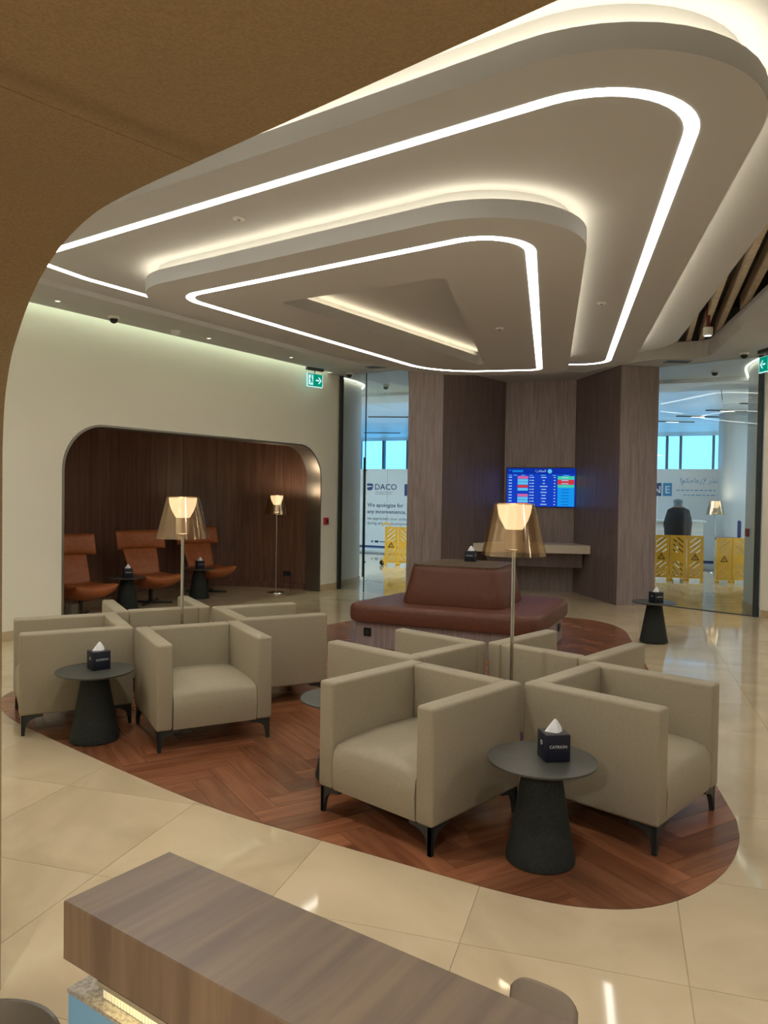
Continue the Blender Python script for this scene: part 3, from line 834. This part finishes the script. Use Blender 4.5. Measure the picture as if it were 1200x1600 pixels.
# glass vase by the left jamb
vz = empty('glass_vase', (-3.73, 9.22, 0), 0, 'clear glass cylinder vase by the left jamb of the alcove', 'vase')
g_ = MB(); n = 32; prof = [(.078,.0),(.08,.01),(.08,.29),(.074,.29),(.074,.02)]
g_.loft([[(r*math.cos(2*math.pi*i/n), r*math.sin(2*math.pi*i/n), z) for i in range(n)] for r, z in prof], caps=True); g_.build('glass', 'vase_glass', vz, smooth=40)
MB().lathe([(.03,.022),(.035,.05),(.03,.13),(.008,.16)], 20).build('candle', 'print_grey', vz, smooth=40)
# wall socket with plug and lead
ws = empty('wall_socket', (-1.66, 13.27, .27), R(-66), 'black double wall socket with plug and lead by the alcove lamp', 'socket')
Mf = Matrix(((0,0,1,0),(1,0,0,0),(0,1,0,0),(0,0,0,1)))
MB().box(-.075,.075,-.043,.043,0,.009,.003,1,Mf).build('plate', 'black', ws)
MB().box(.02,.062,-.035,.02,.009,.055,.005,1,Mf).build('plug', 'black', ws)
MB().tube([(.05,.04,-.03),(.08,.05,-.12),(.09,.03,-.22),(.15,.0,-.262),(.30,-.02,-.262)], .005, 8).build('lead', 'black', ws, smooth=60)

# ---- wall screen with the flight list
ca, cb = Vector((2.15,13.80)), Vector((3.32,13.42)); cd = (cb-ca).normalized(); cn = Vector((cd.y, -cd.x))
tvp = ca.lerp(cb, .53) + cn*.002
tv = empty('flight_screen', (tvp.x, tvp.y, 1.475), math.atan2(cd.y, cd.x), 'wall screen listing flights on deep blue, mounted on the centre wood panel', 'screen')
TW, TH = 1.215, .70
MB().box(-TW/2, TW/2, -.045, 0, 0, TH, .004, 1).build('housing', 'black', tv)
def scr(name, x0, x1, z0, z1, m, d=.0462, par=tv):   # fractions of the picture, z from the top
    X0, X1 = -TW/2+.012+(TW-.024)*x0, -TW/2+.012+(TW-.024)*x1
    Z0, Z1 = TH-.012-(TH-.024)*z1, TH-.012-(TH-.024)*z0
    o = MB(); o.face([(X0,-d,Z0),(X1,-d,Z0),(X1,-d,Z1),(X0,-d,Z1)]); return o.build(name, m, par)
pic = scr('display', 0, 1, 0, 1, 'tv_blue')
scr('header_bar', 0, 1, 0, .155, 'tv_header', .0465, pic)
scr('status_column', .745, .985, .205, .985, 'tv_cyan', .0468, pic)
for z0, z1, mm in ((.205,.29,'tv_green'),(.295,.425,'tv_red'),(.43,.50,'tv_green')): scr('status_cell', .745, .985, z0, z1, mm, .0471, pic)
logos = ['tv_pink','tv_pale','tv_pale','tv_red','tv_pale','tv_blue','tv_pink','tv_pale','tv_pale','tv_red']
rowh = .078
for k in range(10):
    z = .205 + k*rowh
    if logos[k] != 'tv_blue': scr('airline_cell', .16, .315, z+.004, z+rowh-.006, logos[k], .0468, pic)
def tvtext(s, fx, fz, size, m='tv_white', al='LEFT'):
    X = -TW/2+.012+(TW-.024)*fx; Z = TH-.012-(TH-.024)*fz
    M = Matrix.Translation((X, -.0475, Z)) @ Matrix(((1,0,0,0),(0,0,-1,0),(0,1,0,0),(0,0,0,1)))
    text('screen_text', s, size, m, pic, M, al)
AR_DEP = ''.join(reversed('\uFE8D\uFEDF\uFEE4\uFED0\uFE8E\uFEA9\uFEAD\uFE93'))
tvtext(AR_DEP, .575, .10, .060, 'tv_white', 'RIGHT')
dk = MB(); dk.prism([(.038*math.cos(q), .038*math.sin(q)) for q in [2*math.pi*i/24 for i in range(24)]], 0, .0005, Matrix.Translation((-TW/2+.012+(TW-.024)*.63, -.0474, TH-.012-(TH-.024)*.08)) @ Matrix(((1,0,0,0),(0,0,-1,0),(0,1,0,0),(0,0,0,1))))
dk.build('header_disc', 'tv_pale', pic)
tvtext('\u2191', .63, .10, .05, 'tv_header', 'CENTER')
for x0, x1, z0, z1 in ((.08,.24,.055,.075),(.08,.235,.085,.105),(.035,.055,.05,.075)): scr('header_line', x0, x1, z0, z1, 'tv_cyan', .0469, pic)
for fx, wd in ((.025,.05),(.10,.05),(.21,.06),(.335,.05),(.50,.07),(.67,.05),(.82,.09)): scr('column_title', fx, fx+wd, .178, .193, 'tv_pale', .0469, pic)
for k in range(10):
    z = .205 + k*rowh + rowh*.45
    scr('time_text', .028, .075, z-.012, z+.012, 'tv_white', .047, pic)
    scr('flight_text', .335, .36, z-.010, z+.010, 'tv_white', .047, pic); scr('flight_text', .368, .40, z-.012, z+.012, 'tv_white', .047, pic)
    wd = (.075,.03,.035,.11,.07,.09,.06,.075,.05,.09)[k]
    scr('city_text', .545-wd/2, .545+wd/2, z-.011, z+.011, 'tv_white', .047, pic)
    scr('gate_text', .69, .715, z-.010, z+.010, 'tv_white', .047, pic)
    if k < 3: scr('status_text', .80, .90, z-.010, z+.010, 'tv_white', .0474, pic)
    else: scr('status_text', .80, .91, z-.007, z+.007, 'tv_pale' if k == 3 else 'tv_blue', .0474, pic)

# ---- stone shelf under the screen
shf = empty('console_shelf', (0,0,0), 0, 'pale stone wall shelf on a dark ribbed apron below the screen', 'shelf')
MB().prism([(1.52,13.02),(3.43,12.72),(3.30,13.405),(2.16,13.775)], .72, .86).build('stone_top', 'shelf_stone', shf)
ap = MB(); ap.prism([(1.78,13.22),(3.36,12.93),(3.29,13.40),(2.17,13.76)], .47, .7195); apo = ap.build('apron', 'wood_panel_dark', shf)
a, b = Vector((1.78,13.22)), Vector((3.36,12.93)); d = (b-a).normalized(); n = Vector((d.y,-d.x)); Ls = (b-a).length
nrib = 44; rib = MB().box(-.011,.011,-.014,0,.472,.718).mesh('rib','wood_panel_dark')
for k in range(nrib):
    p = a + d*(Ls*(k+.5)/nrib); link('rib', rib, apo, (p.x, p.y, 0), math.atan2(d.y, d.x))

# ---- emergency exit signs
def exit_sign(x, y, ang, arrow, label):
    t = empty('exit_sign', (x, y, 0), R(ang+90), label, 'exit sign')       # faces heading ang
    zb, W2, H2 = 3.40, .15, .10
    MB().box(-.17,.17,-.03,.03,3.655,3.6995,.004,1).build('bracket', 'grille', t)
    MB().box(-.006,.006,-.004,.004,zb+2*H2+.005,3.6545).build('hanger', 'grille', t)
    MB().box(-W2-.012,W2+.012,-.010,.010,zb-.012,zb+2*H2+.004,.002,1).build('rim', 'exit_white', t)
    for sgn in (-1, 1):
        y_ = sgn*.0105
        def ar(px): return px*(1 if sgn < 0 else -1)
        def poly(nm, pts, m, dd=.0):
            o = MB(); o.face([(ar(px), y_+sgn*dd, zb+H2+pz) for px, pz in (pts if sgn < 0 else pts[::-1])]); o.build(nm, m, t)
        f = arrow*(-1 if sgn > 0 else 1)
        poly('green_face', [(-W2,-H2),(W2,-H2),(W2,H2),(-W2,H2)], 'exit_green')
        def mir(pts): return [(px*arrow, pz) for px, pz in pts]
        poly('arrow_shaft', mir([(.015,-.012),(.085,-.012),(.085,.012),(.015,.012)]), 'exit_white', .001)
        poly('arrow_head', mir([(.062,-.055),(.085,-.055),(.135,0),(.085,.055),(.062,.055),(.105,0)]), 'exit_white', .0012)
        poly('door_pictogram', mir([(-.135,-.08),(-.04,-.08),(-.04,.08),(-.135,.08)]), 'exit_white', .001)
        poly('runner_body', mir([(-.10,-.06),(-.085,-.065),(-.075,-.02),(-.055,-.055),(-.045,-.045),(-.062,.01),(-.068,.035),(-.09,.04),(-.12,.01),(-.11,.002),(-.092,.018),(-.095,-.01)]), 'exit_green', .0016)
        poly('runner_head', mir([(-.078+.016*math.cos(q), .058+.016*math.sin(q)) for q in [2*math.pi*i/10 for i in range(10)]]), 'exit_green', .0016)
    return t
exit_sign(-1.16, 12.55, -46, 1, 'green exit sign with right arrow hanging by the cream wall')
exit_sign(5.12, 10.38, 187, -1, 'green exit sign with left arrow at the right edge above the glass')

# ---- ceiling fittings
def dome(x, y, z, label):
    t = empty('dome_camera', (x, y, z), 0, label, 'camera', 'ceiling dome cameras')
    MB().lathe([(.062,-.0005),(.062,-.018),(.055,-.03)][::-1], 24).build('collar', 'white_plastic', t, smooth=40)
    MB().lathe([(.006,-.083),(.03,-.074),(.045,-.055),(.048,-.03)], 20).build('dome', 'black', t, smooth=50)
dome(-3.20, 9.05, 3.70, 'dome camera over the left part of the cream wall')
dome(-.62, 13.0, 3.70, 'dome camera at the far end of the cream wall')
dome(4.96, 10.95-.25, 3.70, 'dome camera above the right glass, inside the lounge')
dome(.0, 14.4, 3.70, 'dome camera seen through the left glass')
dome(5.22, 12.25, 3.70, 'dome camera seen through the right glass')
sd = empty('smoke_detector', (-2.68, 9.80, 3.70), 0, 'white smoke detector on the soffit above the alcove', 'detector')
MB().lathe([(.03,-.055),(.05,-.045),(.055,-.02),(.055,-.0005)], 24).build('body', 'white_plastic', sd, smooth=40)
MB().lathe([(.062,-.006),(.062,-.0003)], 24).build('ring', 'white_plastic', sd, smooth=40)
def downlight(x, y, z, label, power=SPOT_W, grp='recessed downlights in the soffit'):
    t = empty('downlight', (x, y, z), 0, label, 'downlight', grp)
    MB().holed([(.036*math.cos(q), .036*math.sin(q)) for q in [2*math.pi*i/20 for i in range(20)]], [[(.026*math.cos(q), .026*math.sin(q)) for q in [2*math.pi*i/20 for i in range(20)]]], -.004, -.0004).build('bezel', 'white_plastic', t)
    MB().lathe([(.0255,-.002),(.0255,-.0004)], 18).build('lens', 'downlight_em', t)
    if not power: return
    ld = bpy.data.lights.new('fill_beam', 'SPOT'); ld.energy = power; ld.color = (1, .97, .92); ld.spot_size = R(160); ld.spot_blend = .8; ld.shadow_soft_size = .05
    lo = bpy.data.objects.new('fill_beam', ld); COL.objects.link(lo); lo.parent = t; lo.location = (0, 0, -.012)
for x, y, p, lb in ((-3.56,8.35,0,'small recessed downlight at the left end of the soffit'), (-2.36,10.25,0,'small recessed downlight above the alcove centre'), (-1.43,11.60,0,'small recessed downlight near the left exit sign'),
                 (5.3,9.4,1,'added unseen downlight at the right above the cone table'), (5.3,6.6,1,'added unseen downlight right of the rafts'), (5.0,3.6,1,'added unseen downlight right of the parquet'), (4.2,.9,1,'added unseen downlight behind the right armchairs'),
                 (.9,1.9,1,'added unseen downlight over the marble in front of the parquet'), (-1.2,3.55,1,'added unseen downlight over the marble left of the counter'), (-3.6,5.4,1,'added unseen downlight over the left tip of the parquet'), (7.2,5.6,1,'added unseen downlight by the right wall'), (6.2,.6,1,'added unseen downlight in the back right of the room')):
    downlight(x, y, 3.70, lb, SPOT_W*p)  # the powered ones are added out of view to light the lounge
for x, y, lb in ((-.9,-.55,'added unseen downlight in the niche ceiling left'), (.25,-1.3,'added unseen downlight in the niche ceiling centre'), (1.4,-2.2,'added unseen downlight in the niche ceiling right')):
    downlight(x, y, PT-.009, lb, 155.0, 'added downlights brightening the near niche')  # lamps added behind the camera, their bounce brightens the niche lining
def grille(x, y, rz, w_, label):
    t = empty('air_grille', (x, y, 3.70), R(rz), label, 'air grille', 'soffit air grilles')
    MB().holed([(-w_/2,-.09),(w_/2,-.09),(w_/2,.09),(-w_/2,.09)], [[(-w_/2+.02,-.07),(w_/2-.02,-.07),(w_/2-.02,.07),(-w_/2+.02,.07)]], -.012, -.0005).build('frame', 'print_grey', t)
    for k in range(5): MB().box(-w_/2+.02, w_/2-.02, -.064+k*.028, -.050+k*.028, -.010, -.001).build('louvre', 'grille', t)
grille(-.10, 12.32, -20, .42, 'dark air grille in the soffit near the left pillar')
grille(4.32, 11.45, 0, .36, 'dark air grille in the soffit near the right pillar')
grille(.12, 15.6, 0, .3, 'small air grille seen through the left glass'); grille(6.2, 13.3, 0, .5, 'small air grille seen through the right glass')
def sprinkler(x, y, z, label):
    t = empty('sprinkler', (x, y, z), 0, label, 'sprinkler', 'flush sprinklers in the rafts')
    MB().lathe([(.040,-.010),(.042,-.008),(.042,-.0005)], 24).build('cap', 'white_plastic', t, smooth=40)
    MB().lathe([(.012,-.018),(.012,-.0101)], 12).build('nozzle', 'chrome', t, smooth=40)
sprinkler(-1.00, 5.18, 3.50, 'flush sprinkler between the outer light line and inner raft, left'); sprinkler(2.02, 7.28, 3.50, 'flush sprinkler right of the inner raft'); sprinkler(1.10, 7.52, 3.30, 'flush sprinkler between the triangular recess and inner light line')
pp = empty('pipe_spotlight', (4.0, 9.62, 3.70), 0, 'white spotlight can hanging from a red pipe in the baffle gap', 'spotlight')
MB().lathe([(.024,.10),(.024,.74)], 14).build('red_pipe', 'red_pipe', pp, smooth=40)
MB().lathe([(.050,0),(.058,.004),(.058,.10)], 20).build('can', 'white_plastic', pp, smooth=40)
MB().lathe([(.045,-.003),(.045,-.0005)], 18).build('lens', 'downlight_em', pp)

# ---- fire call points
def call_point(M, label):
    t = empty('fire_call_point', label=label, cat='call point', group='red fire call points')
    t.matrix_world = M
    MB().box(-.05,.05,-.06,.06,.0,.045,.006,2).build('box', 'red_plastic', t, smooth=40)
    MB().box(-.022,.022,-.022,.022,.045,.047).build('press_plate', 'black', t)
q = wall_pt(5.70, .002); call_point(facing((q[0], q[1], 1.19), math.degrees(math.atan2(WN.y, WN.x))), 'red fire call point on the cream wall right of the alcove')
call_point(facing((5.465, 11.50, 1.17), 163), 'red fire call point on the white wall behind the right glass')

# ---- hoarding across the concourse
hb = empty('hoarding', (HB0.x, HB0.y, 0), HA_, 'long white printed hoarding across the concourse with apology notice', 'hoarding')
xx = -9.0
while xx < 17.5:
    MB().box(xx, min(xx+2.4,17.5)-.008, 0, .06, .05, 2.40).build('panel', 'hoarding', hb); xx += 2.4
MB().box(-9, 17.5, -.004, -.0005, .075, .135).build('blue_stripe', 'print_navy', hb)
MB().box(-9, 17.5, -.004, -.0005, .052, .066).build('blue_stripe', 'print_blue', hb)
MB().box(-9, 17.5, -.02, .08, .0, .05).build('foot_rail', 'hoarding', hb)
def hx_at(px, py):
    """distance along the hoarding of the sight line through photo column px"""
    u = (px-600)/1200.0
    t = (u*HB0.y - HB0.x) / (hdv.x - u*hdv.y); return t
MH = Matrix(((1,0,0,0),(0,0,-1,-.006),(0,1,0,0),(0,0,0,1)))
def ht(s, x, z, size, m, sx=1.0, bold=0.0): text('lettering', s, size, m, hb, Matrix.Translation((x, 0, z)) @ MH, 'LEFT', sx=sx, bold=bold)
ht('DACO', .19, 1.79, .245, 'print_navy', bold=.002)
lg = MB(); MHs = Matrix.Translation((-.06, 0, 1.77)) @ MH
lg.prism([(0,.20),(0,.13),(.10,.13),(.20,.11),(.21,.15),(.17,.20)], 0, .001, MHs); lg.prism([(0,.08),(.10,.10),(.21,.10),(.18,.03),(.14,0),(.02,0)], 0, .001, MHs); lg.build('logo_mark', 'print_navy', hb)
for z_, x1_ in ((1.712, .78), (1.655, .74)): MB().box(.20, x1_, -.004, -.0005, z_, z_+.012).build('print_line', 'print_grey', hb)
ht('We apologize for', -.04, 1.28, .165, 'print_navy', bold=.0012); ht('any inconvenience,', -.04, 1.09, .165, 'print_navy', bold=.0012)
ht('we appreciate your understanding', -.04, .90, .125, 'print_grey', bold=.0004); ht('during airport development.', -.04, .76, .125, 'print_grey', bold=.0004)
MB().box(.38,.72,-.004,-.0005,.24,.275).build('print_mark','print_grey',hb); MB().box(.22,.34,-.004,-.0005,.225,.29).build('print_mark','print_navy',hb); MB().box(.10,.17,-.004,-.0005,.225,.29).build('print_mark','print_grey',hb)
bxs = MB(); bxs.box(1.15, 1.55, -.006, -.0005, 1.62, 1.96); bxs.build('letter_tile', 'print_navy', hb);
for ch, xk, mm in (('N', 7.98, 'print_navy'), ('E', 8.23, 'print_blue')):
    MB().box(xk, xk+.21, -.006, -.0005, 1.72, 2.05).build('letter_tile', mm, hb); text('lettering', ch, .26, 'hoarding', hb, Matrix.Translation((xk+.105, -.003, 1.795)) @ MH, 'CENTER', bold=.004)
AR1 = ''.join(reversed('\uFEE7\uFECC\uFE98\uFEAC\uFEAD \uFEF9\uFEAF\uFECB\uFE8E\uFE9F\uFEDC\uFEE2!'))
ht(AR1, 8.62, 2.06, .17, 'print_blue')
for z_, x0_, x1_ in ((1.86,8.55,9.55),(1.74,8.72,9.55)):
    xq = x0_
    while xq < x1_:
        wq_ = random.uniform(.05,.13); MB().box(xq, xq+wq_, -.004, -.0005, z_, z_+.022).build('print_word', 'print_blue', hb); xq += wq_+.03

# ---- yellow folding barriers
def bar_panel(w_, h_, slant):
    """slotted plastic panel, origin bottom left, in x-z"""
    b = MB(); t0, t1 = -.02, .02
    Mz = Matrix(((1,0,0,0),(0,0,1,0),(0,1,0,0),(0,0,0,1)))
    b.box(0, .055, t0, t1, .06, h_-.03); b.box(w_-.055, w_, t0, t1, .06, h_-.03)
    b.box(.036, w_-.036, t0+.001, t1-.001, h_*.42, h_*.60)
    for z0, z1 in ((.06, .10), (h_-.07, h_-.03)): b.box(.036, w_-.036, t0+.001, t1-.001, z0, z1)
    for lo, hi in ((.10, h_*.42), (h_*.60, h_-.07)):
        n = 3; run_ = w_-.07; dz = .20
        for k in range(-2, n+1):
            z = lo + (hi-lo)*k/n
            quad = [(.034, z), (.034+run_, z+dz), (.034+run_, z+dz+.076), (.034, z+.076)]
            if slant < 0: quad = [(w_-px, pz) for px, pz in quad][::-1]
            cp = clip(quad, [(.033,lo),(w_-.033,lo),(w_-.033,hi),(.033,hi)])
            if len(cp) >= 3: b.prism(cp, t0+.004, t1-.004, Mz)
    return b
def barrier(x, y, rz, n, w_, h_, label, handle=False):
    t = empty('safety_barrier', (x, y, 0), R(rz), label, 'barrier', 'yellow folding barriers')
    for k in range(n):
        p = bar_panel(w_, h_, 1 if k % 2 == 0 else -1).build('panel', 'yellow_plastic', t, loc=(k*(w_+.012), 0, 0))
        if k % 2 == 0 or n == 2:
            M = Matrix.Translation((w_*.5, -.0215, h_*.51)) @ Matrix(((1,0,0,0),(0,0,-1,0),(0,1,0,0),(0,0,0,1)))
            MB().holed([(-.075,-.055),(.075,-.055),(0,.075)], [[(-.05,-.04),(.05,-.04),(0,.047)]], 0, .002, M).build('warning_triangle', 'black', p)
            MB().box(-.006,.006,-.025,.022,0,.002,M=M).build('warning_mark', 'black', p)
        for xw in (.02, w_-.02): MB().box(xw-.03, xw+.03, -.05, .05, 0, .059, .008, 1).build('foot', 'yellow_plastic', p)
    if handle:
        hb_ = MB(); hb_.tube([(-.06+.085*math.cos(a)+.09, 0, h_-.02+.085*math.sin(a)) for a in [math.pi*i/12 for i in range(13)]], .018, 10); hb_.build('handle', 'yellow_plastic', t, smooth=60)
        br = MB(); br.prism([(-.05,.12),(.02,.30),(.02,.05),(-.05,.05)], -.03, .03, Matrix(((1,0,0,0),(0,0,1,0),(0,1,0,0),(0,0,0,1)))); br.build('wheel_bracket', 'yellow_plastic', t)
        whl = MB(); whl.lathe([(.05,-.03),(.06,-.02),(.06,.02),(.05,.03)], 20); wo = whl.build('wheel', 'rubber', t, smooth=40, loc=(-.06,0,.06)); wo.rotation_euler = (math.pi/2,0,0)
    return t
barrier(4.88, 15.80, -14, 5, .31, .95, 'yellow slotted folding barrier in front of the dark dressed person')
barrier(6.62, 15.25, -2, 3, .30, .93, 'yellow slotted folding barrier beside the blue high chair')
barrier(.03, 17.95, -4, 4, .30, .93, 'yellow slotted folding barrier with wheel, beside the left pillar', True)

# ---- person behind the barrier, back turned
def make_person(x, y, rz):
    t = empty('person', (x, y, 0), R(rz), 'person in dark clothing standing behind the yellow barrier with back turned', 'person')
    V = [(0,0,.93),(0,.0,1.12),(0,.02,1.30),(0,.02,1.42),(0,-.01,1.50),(0,-.03,1.58),(0,-.03,1.66)]
    rad = [(.17,.13),(.165,.12),(.19,.13),(.15,.10),(.066,.066),(.105,.122),(.088,.10)]
    E_ = [(i,i+1) for i in range(6)]
    def add(parent, pts):
        last = parent
        for p, r in pts:
            V.append(p); rad.append(r); E_.append((last, len(V)-1)); last = len(V)-1
        return last
    for s in (-1, 1):
        k = add(3, [((s*.17,.02,1.38),(.075,.075)), ((s*.25,.0,1.10),(.058,.058)), ((s*.19,-.20,.98),(.045,.045)), ((s*.12,-.27,.98),(.032,.022)), ((s*.08,-.30,.98),(.035,.018))])
        for f, (dx, dz) in enumerate(((.012,.022),(.002,.008),(0,-.006),(.008,-.02))):
            add(k, [((s*(.055-dx*.5),-.325,.98+dz),(.009,.009)), ((s*(.03+dx),-.335,.975+dz),(.008,.008))])
        add(k-1, [((s*.10,-.275,1.01),(.011,.011)), ((s*.075,-.30,1.025),(.009,.009))])
        add(0, [((s*.10,0,.82),(.10,.11)), ((s*.11,-.01,.48),(.068,.068)), ((s*.11,.02,.09),(.048,.05)), ((s*.12,-.10,.035),(.045,.03)), ((s*.12,-.16,.03),(.035,.022))])
    me = bpy.data.meshes.new('body'); me.from_pydata(V, E_, []); o = bpy.data.objects.new('body', me); COL.objects.link(o)
    sk = o.modifiers.new('skin', 'SKIN')
    for i, sv in enumerate(me.skin_vertices[0].data): sv.radius = rad[i]; sv.use_root = (i == 0)
    sb = o.modifiers.new('sub', 'SUBSURF'); sb.levels = 2; sb.render_levels = 2
    bpy.context.view_layer.update()
    em = bpy.data.meshes.new_from_object(o.evaluated_get(bpy.context.evaluated_depsgraph_get())); bpy.data.objects.remove(o)
    em.materials.clear()
    for mm in ('jacket', 'skin', 'hair'): em.materials.append(MATS[mm])
    for p in em.polygons:
        c = p.center; p.use_smooth = True
        p.material_index = 0
        if c.z > 1.47: p.material_index = 1
        if c.z > 1.50 and (c.y > -.06 or c.z > 1.70): p.material_index = 2
        if c.y < -.255 and .9 < c.z < 1.1: p.material_index = 1
    b = link('body', em, t)
    for s in (-1, 1):
        MB().lathe([(.004,-.025),(.014,-.015),(.016,.0),(.012,.02),(.003,.03)], 10).build('ear', 'skin', t, smooth=60, loc=(s*.083,-.03,1.60))
        MB().lathe([(.002,-.008),(.009,0),(.002,.008)], 8).build('eye', 'print_white', t, smooth=60, loc=(s*.032,-.118,1.615))
    MB().loft([[(-.012,-.12,1.57),(.012,-.12,1.57),(.008,-.12,1.62),(-.008,-.12,1.62)],[(-.008,-.15,1.572),(.008,-.15,1.572),(.003,-.125,1.615),(-.003,-.125,1.615)]]).build('nose', 'skin', t, smooth=60)
    MB().box(-.025,.025,-.124,-.112,1.538,1.547,.003,1).build('mouth', 'red_pipe', t)
    # loose jacket hanging from the shoulders
    loops = []
    for z, rx, ry in ((1.45,.085,.085),(1.41,.17,.115),(1.36,.235,.14),(1.25,.262,.155),(1.08,.285,.165),(.92,.275,.17),(.80,.262,.17)):
        loops.append([(rx*math.cos(a)*(1+.02*math.sin(5*a+z*9)), .01+ry*math.sin(a), z) for a in [2*math.pi*i/28 for i in range(28)]])
    MB().loft(loops).build('jacket', 'jacket', t, smooth=70)
make_person(6.30, 16.45, 172)

# ---- concourse desk and high chair
dk_ = empty('reception_desk', (5.2, 17.9, 0), R(-14), 'white concourse desk behind the dark dressed person', 'desk')
MB().box(0, 2.1, 0, .6, .08, 1.12).build('body', 'desk_white', dk_); MB().box(-.03, 2.16, -.05, .65, 1.12, 1.17, .008, 1).build('counter_top', 'hoarding', dk_); MB().box(.04, 2.05, .04, .58, 0, .08).build('kick', 'print_grey', dk_)
MB().box(0, 2.1, -.006, -.0005, .93, .99).build('light_band', 'white_plastic', dk_)
hc = empty('high_chair', (7.26, 16.2, 0), R(-112), 'blue high chair behind the barriers at the right', 'chair')
MB().box(-.22,.22,-.24,.24,.80,.86,.02,2).build('seat', 'blue_seat', hc, smooth=40)
MB().box(-.20,.20,.19,.25,.84,1.22,.025,2).build('backrest', 'blue_seat', hc, smooth=40)
for sx_ in (-1,1):
    for sy_ in (-1,1): MB().tube([(sx_*.18,sy_*.19,.80),(sx_*.22,sy_*.24,0)], .014, 10).build('leg', 'chrome', hc, smooth=60)
MB().tube([(-.2,-.215,.3),(.2,-.215,.3)], .010, 8).build('footrest', 'chrome', hc, smooth=60)
struct(MB().prism(rounded([(7.85,17.8),(9.6,17.3),(9.9,18.3),(8.1,18.8)],[.25]*4,6), 0, 3.70).build('wall_column', 'column_grey', smooth=40))

# ---- counter in the foreground
LC = Vector((-.36,1.307)); ld_ = Vector((.818,-.575)).normalized(); LA = math.atan2(ld_.y, ld_.x)
ct = empty('bar_counter', (LC.x, LC.y, 0), LA, 'walnut topped bar counter with a lit slot under its thick ledge in the foreground', 'counter')
# local: x along the ledge away from its free end, y across towards the lounge; far edge y=0, near edge y=-.20
MB().box(0, 2.6, -.20, 0, .96, 1.05, .002, 1).build('ledge', 'ledge_wood', ct)
MB().box(.0, 2.6, -.19, -.012, 0, .905).build('body', 'blue_panel', ct)
MB().box(.0, 2.6, -.192, -.01, .9055, .912).build('slot_floor', 'speckled', ct)
rs = MB().box(.064, 2.6, -.172, -.14, .9125, .9595).build('riser', 'fluted_cream', ct)
flt = MB().box(-.0026,.0026,-.003,0,.914,.958).mesh('flute','fluted_cream')
for k in range(180): link('flute', flt, rs, (.068+k*.007, -.172, 0))
MB().box(.085, 2.6, -.199, -.196, .952, .9595).build('light_profile', 'chrome', ct)
MB().box(.085, 2.6, -.1955, -.182, .9545, .9595).build('light_strip', 'led_counter', ct)

# ---- stools at the counter
def stool(x, y, rz, zb, m, label, wid, rad, off):
    t = empty('bar_stool', (x, y, 0), R(rz), label, 'stool')
    def bk_(u, v):
        a = (u-.5)*wid/rad
        return (rad*math.sin(a), off - rad*(1-math.cos(a)) + .03*v, zb-.28+.28*v - .02*abs(2*u-1)**5)
    MB().sheet(bk_, 20, 10, .04).build('backrest', m, t, smooth=60)
    MB().lathe([(.09,zb-.36),(.118,zb-.35),(.122,zb-.32),(.112,zb-.295),(.06,zb-.285)], 32).build('seat', m, t, smooth=50)
    MB().lathe([(.022,.02),(.022,zb-.355)], 14).build('column', 'chrome', t, smooth=40)
    MB().lathe([(.12,0),(.12,.012),(.03,.022)], 32).build('base', 'chrome', t, smooth=40)
    MB().tube([(.10*math.cos(a), .10*math.sin(a), .26) for a in [2*math.pi*i/24 for i in range(25)]], .008, 8).build('foot_ring', 'chrome', t, smooth=60)
    return t
stool(.19, 1.095, -36, .895, 'stool_cloth', 'taupe stool behind the counter ledge, only its narrow rounded back showing', .115, .4, .10)
stool(-.60, 1.085, 8, .835, 'grey_shell', 'dark shell stool at the bottom left beside the counter', .30, .14, .12)
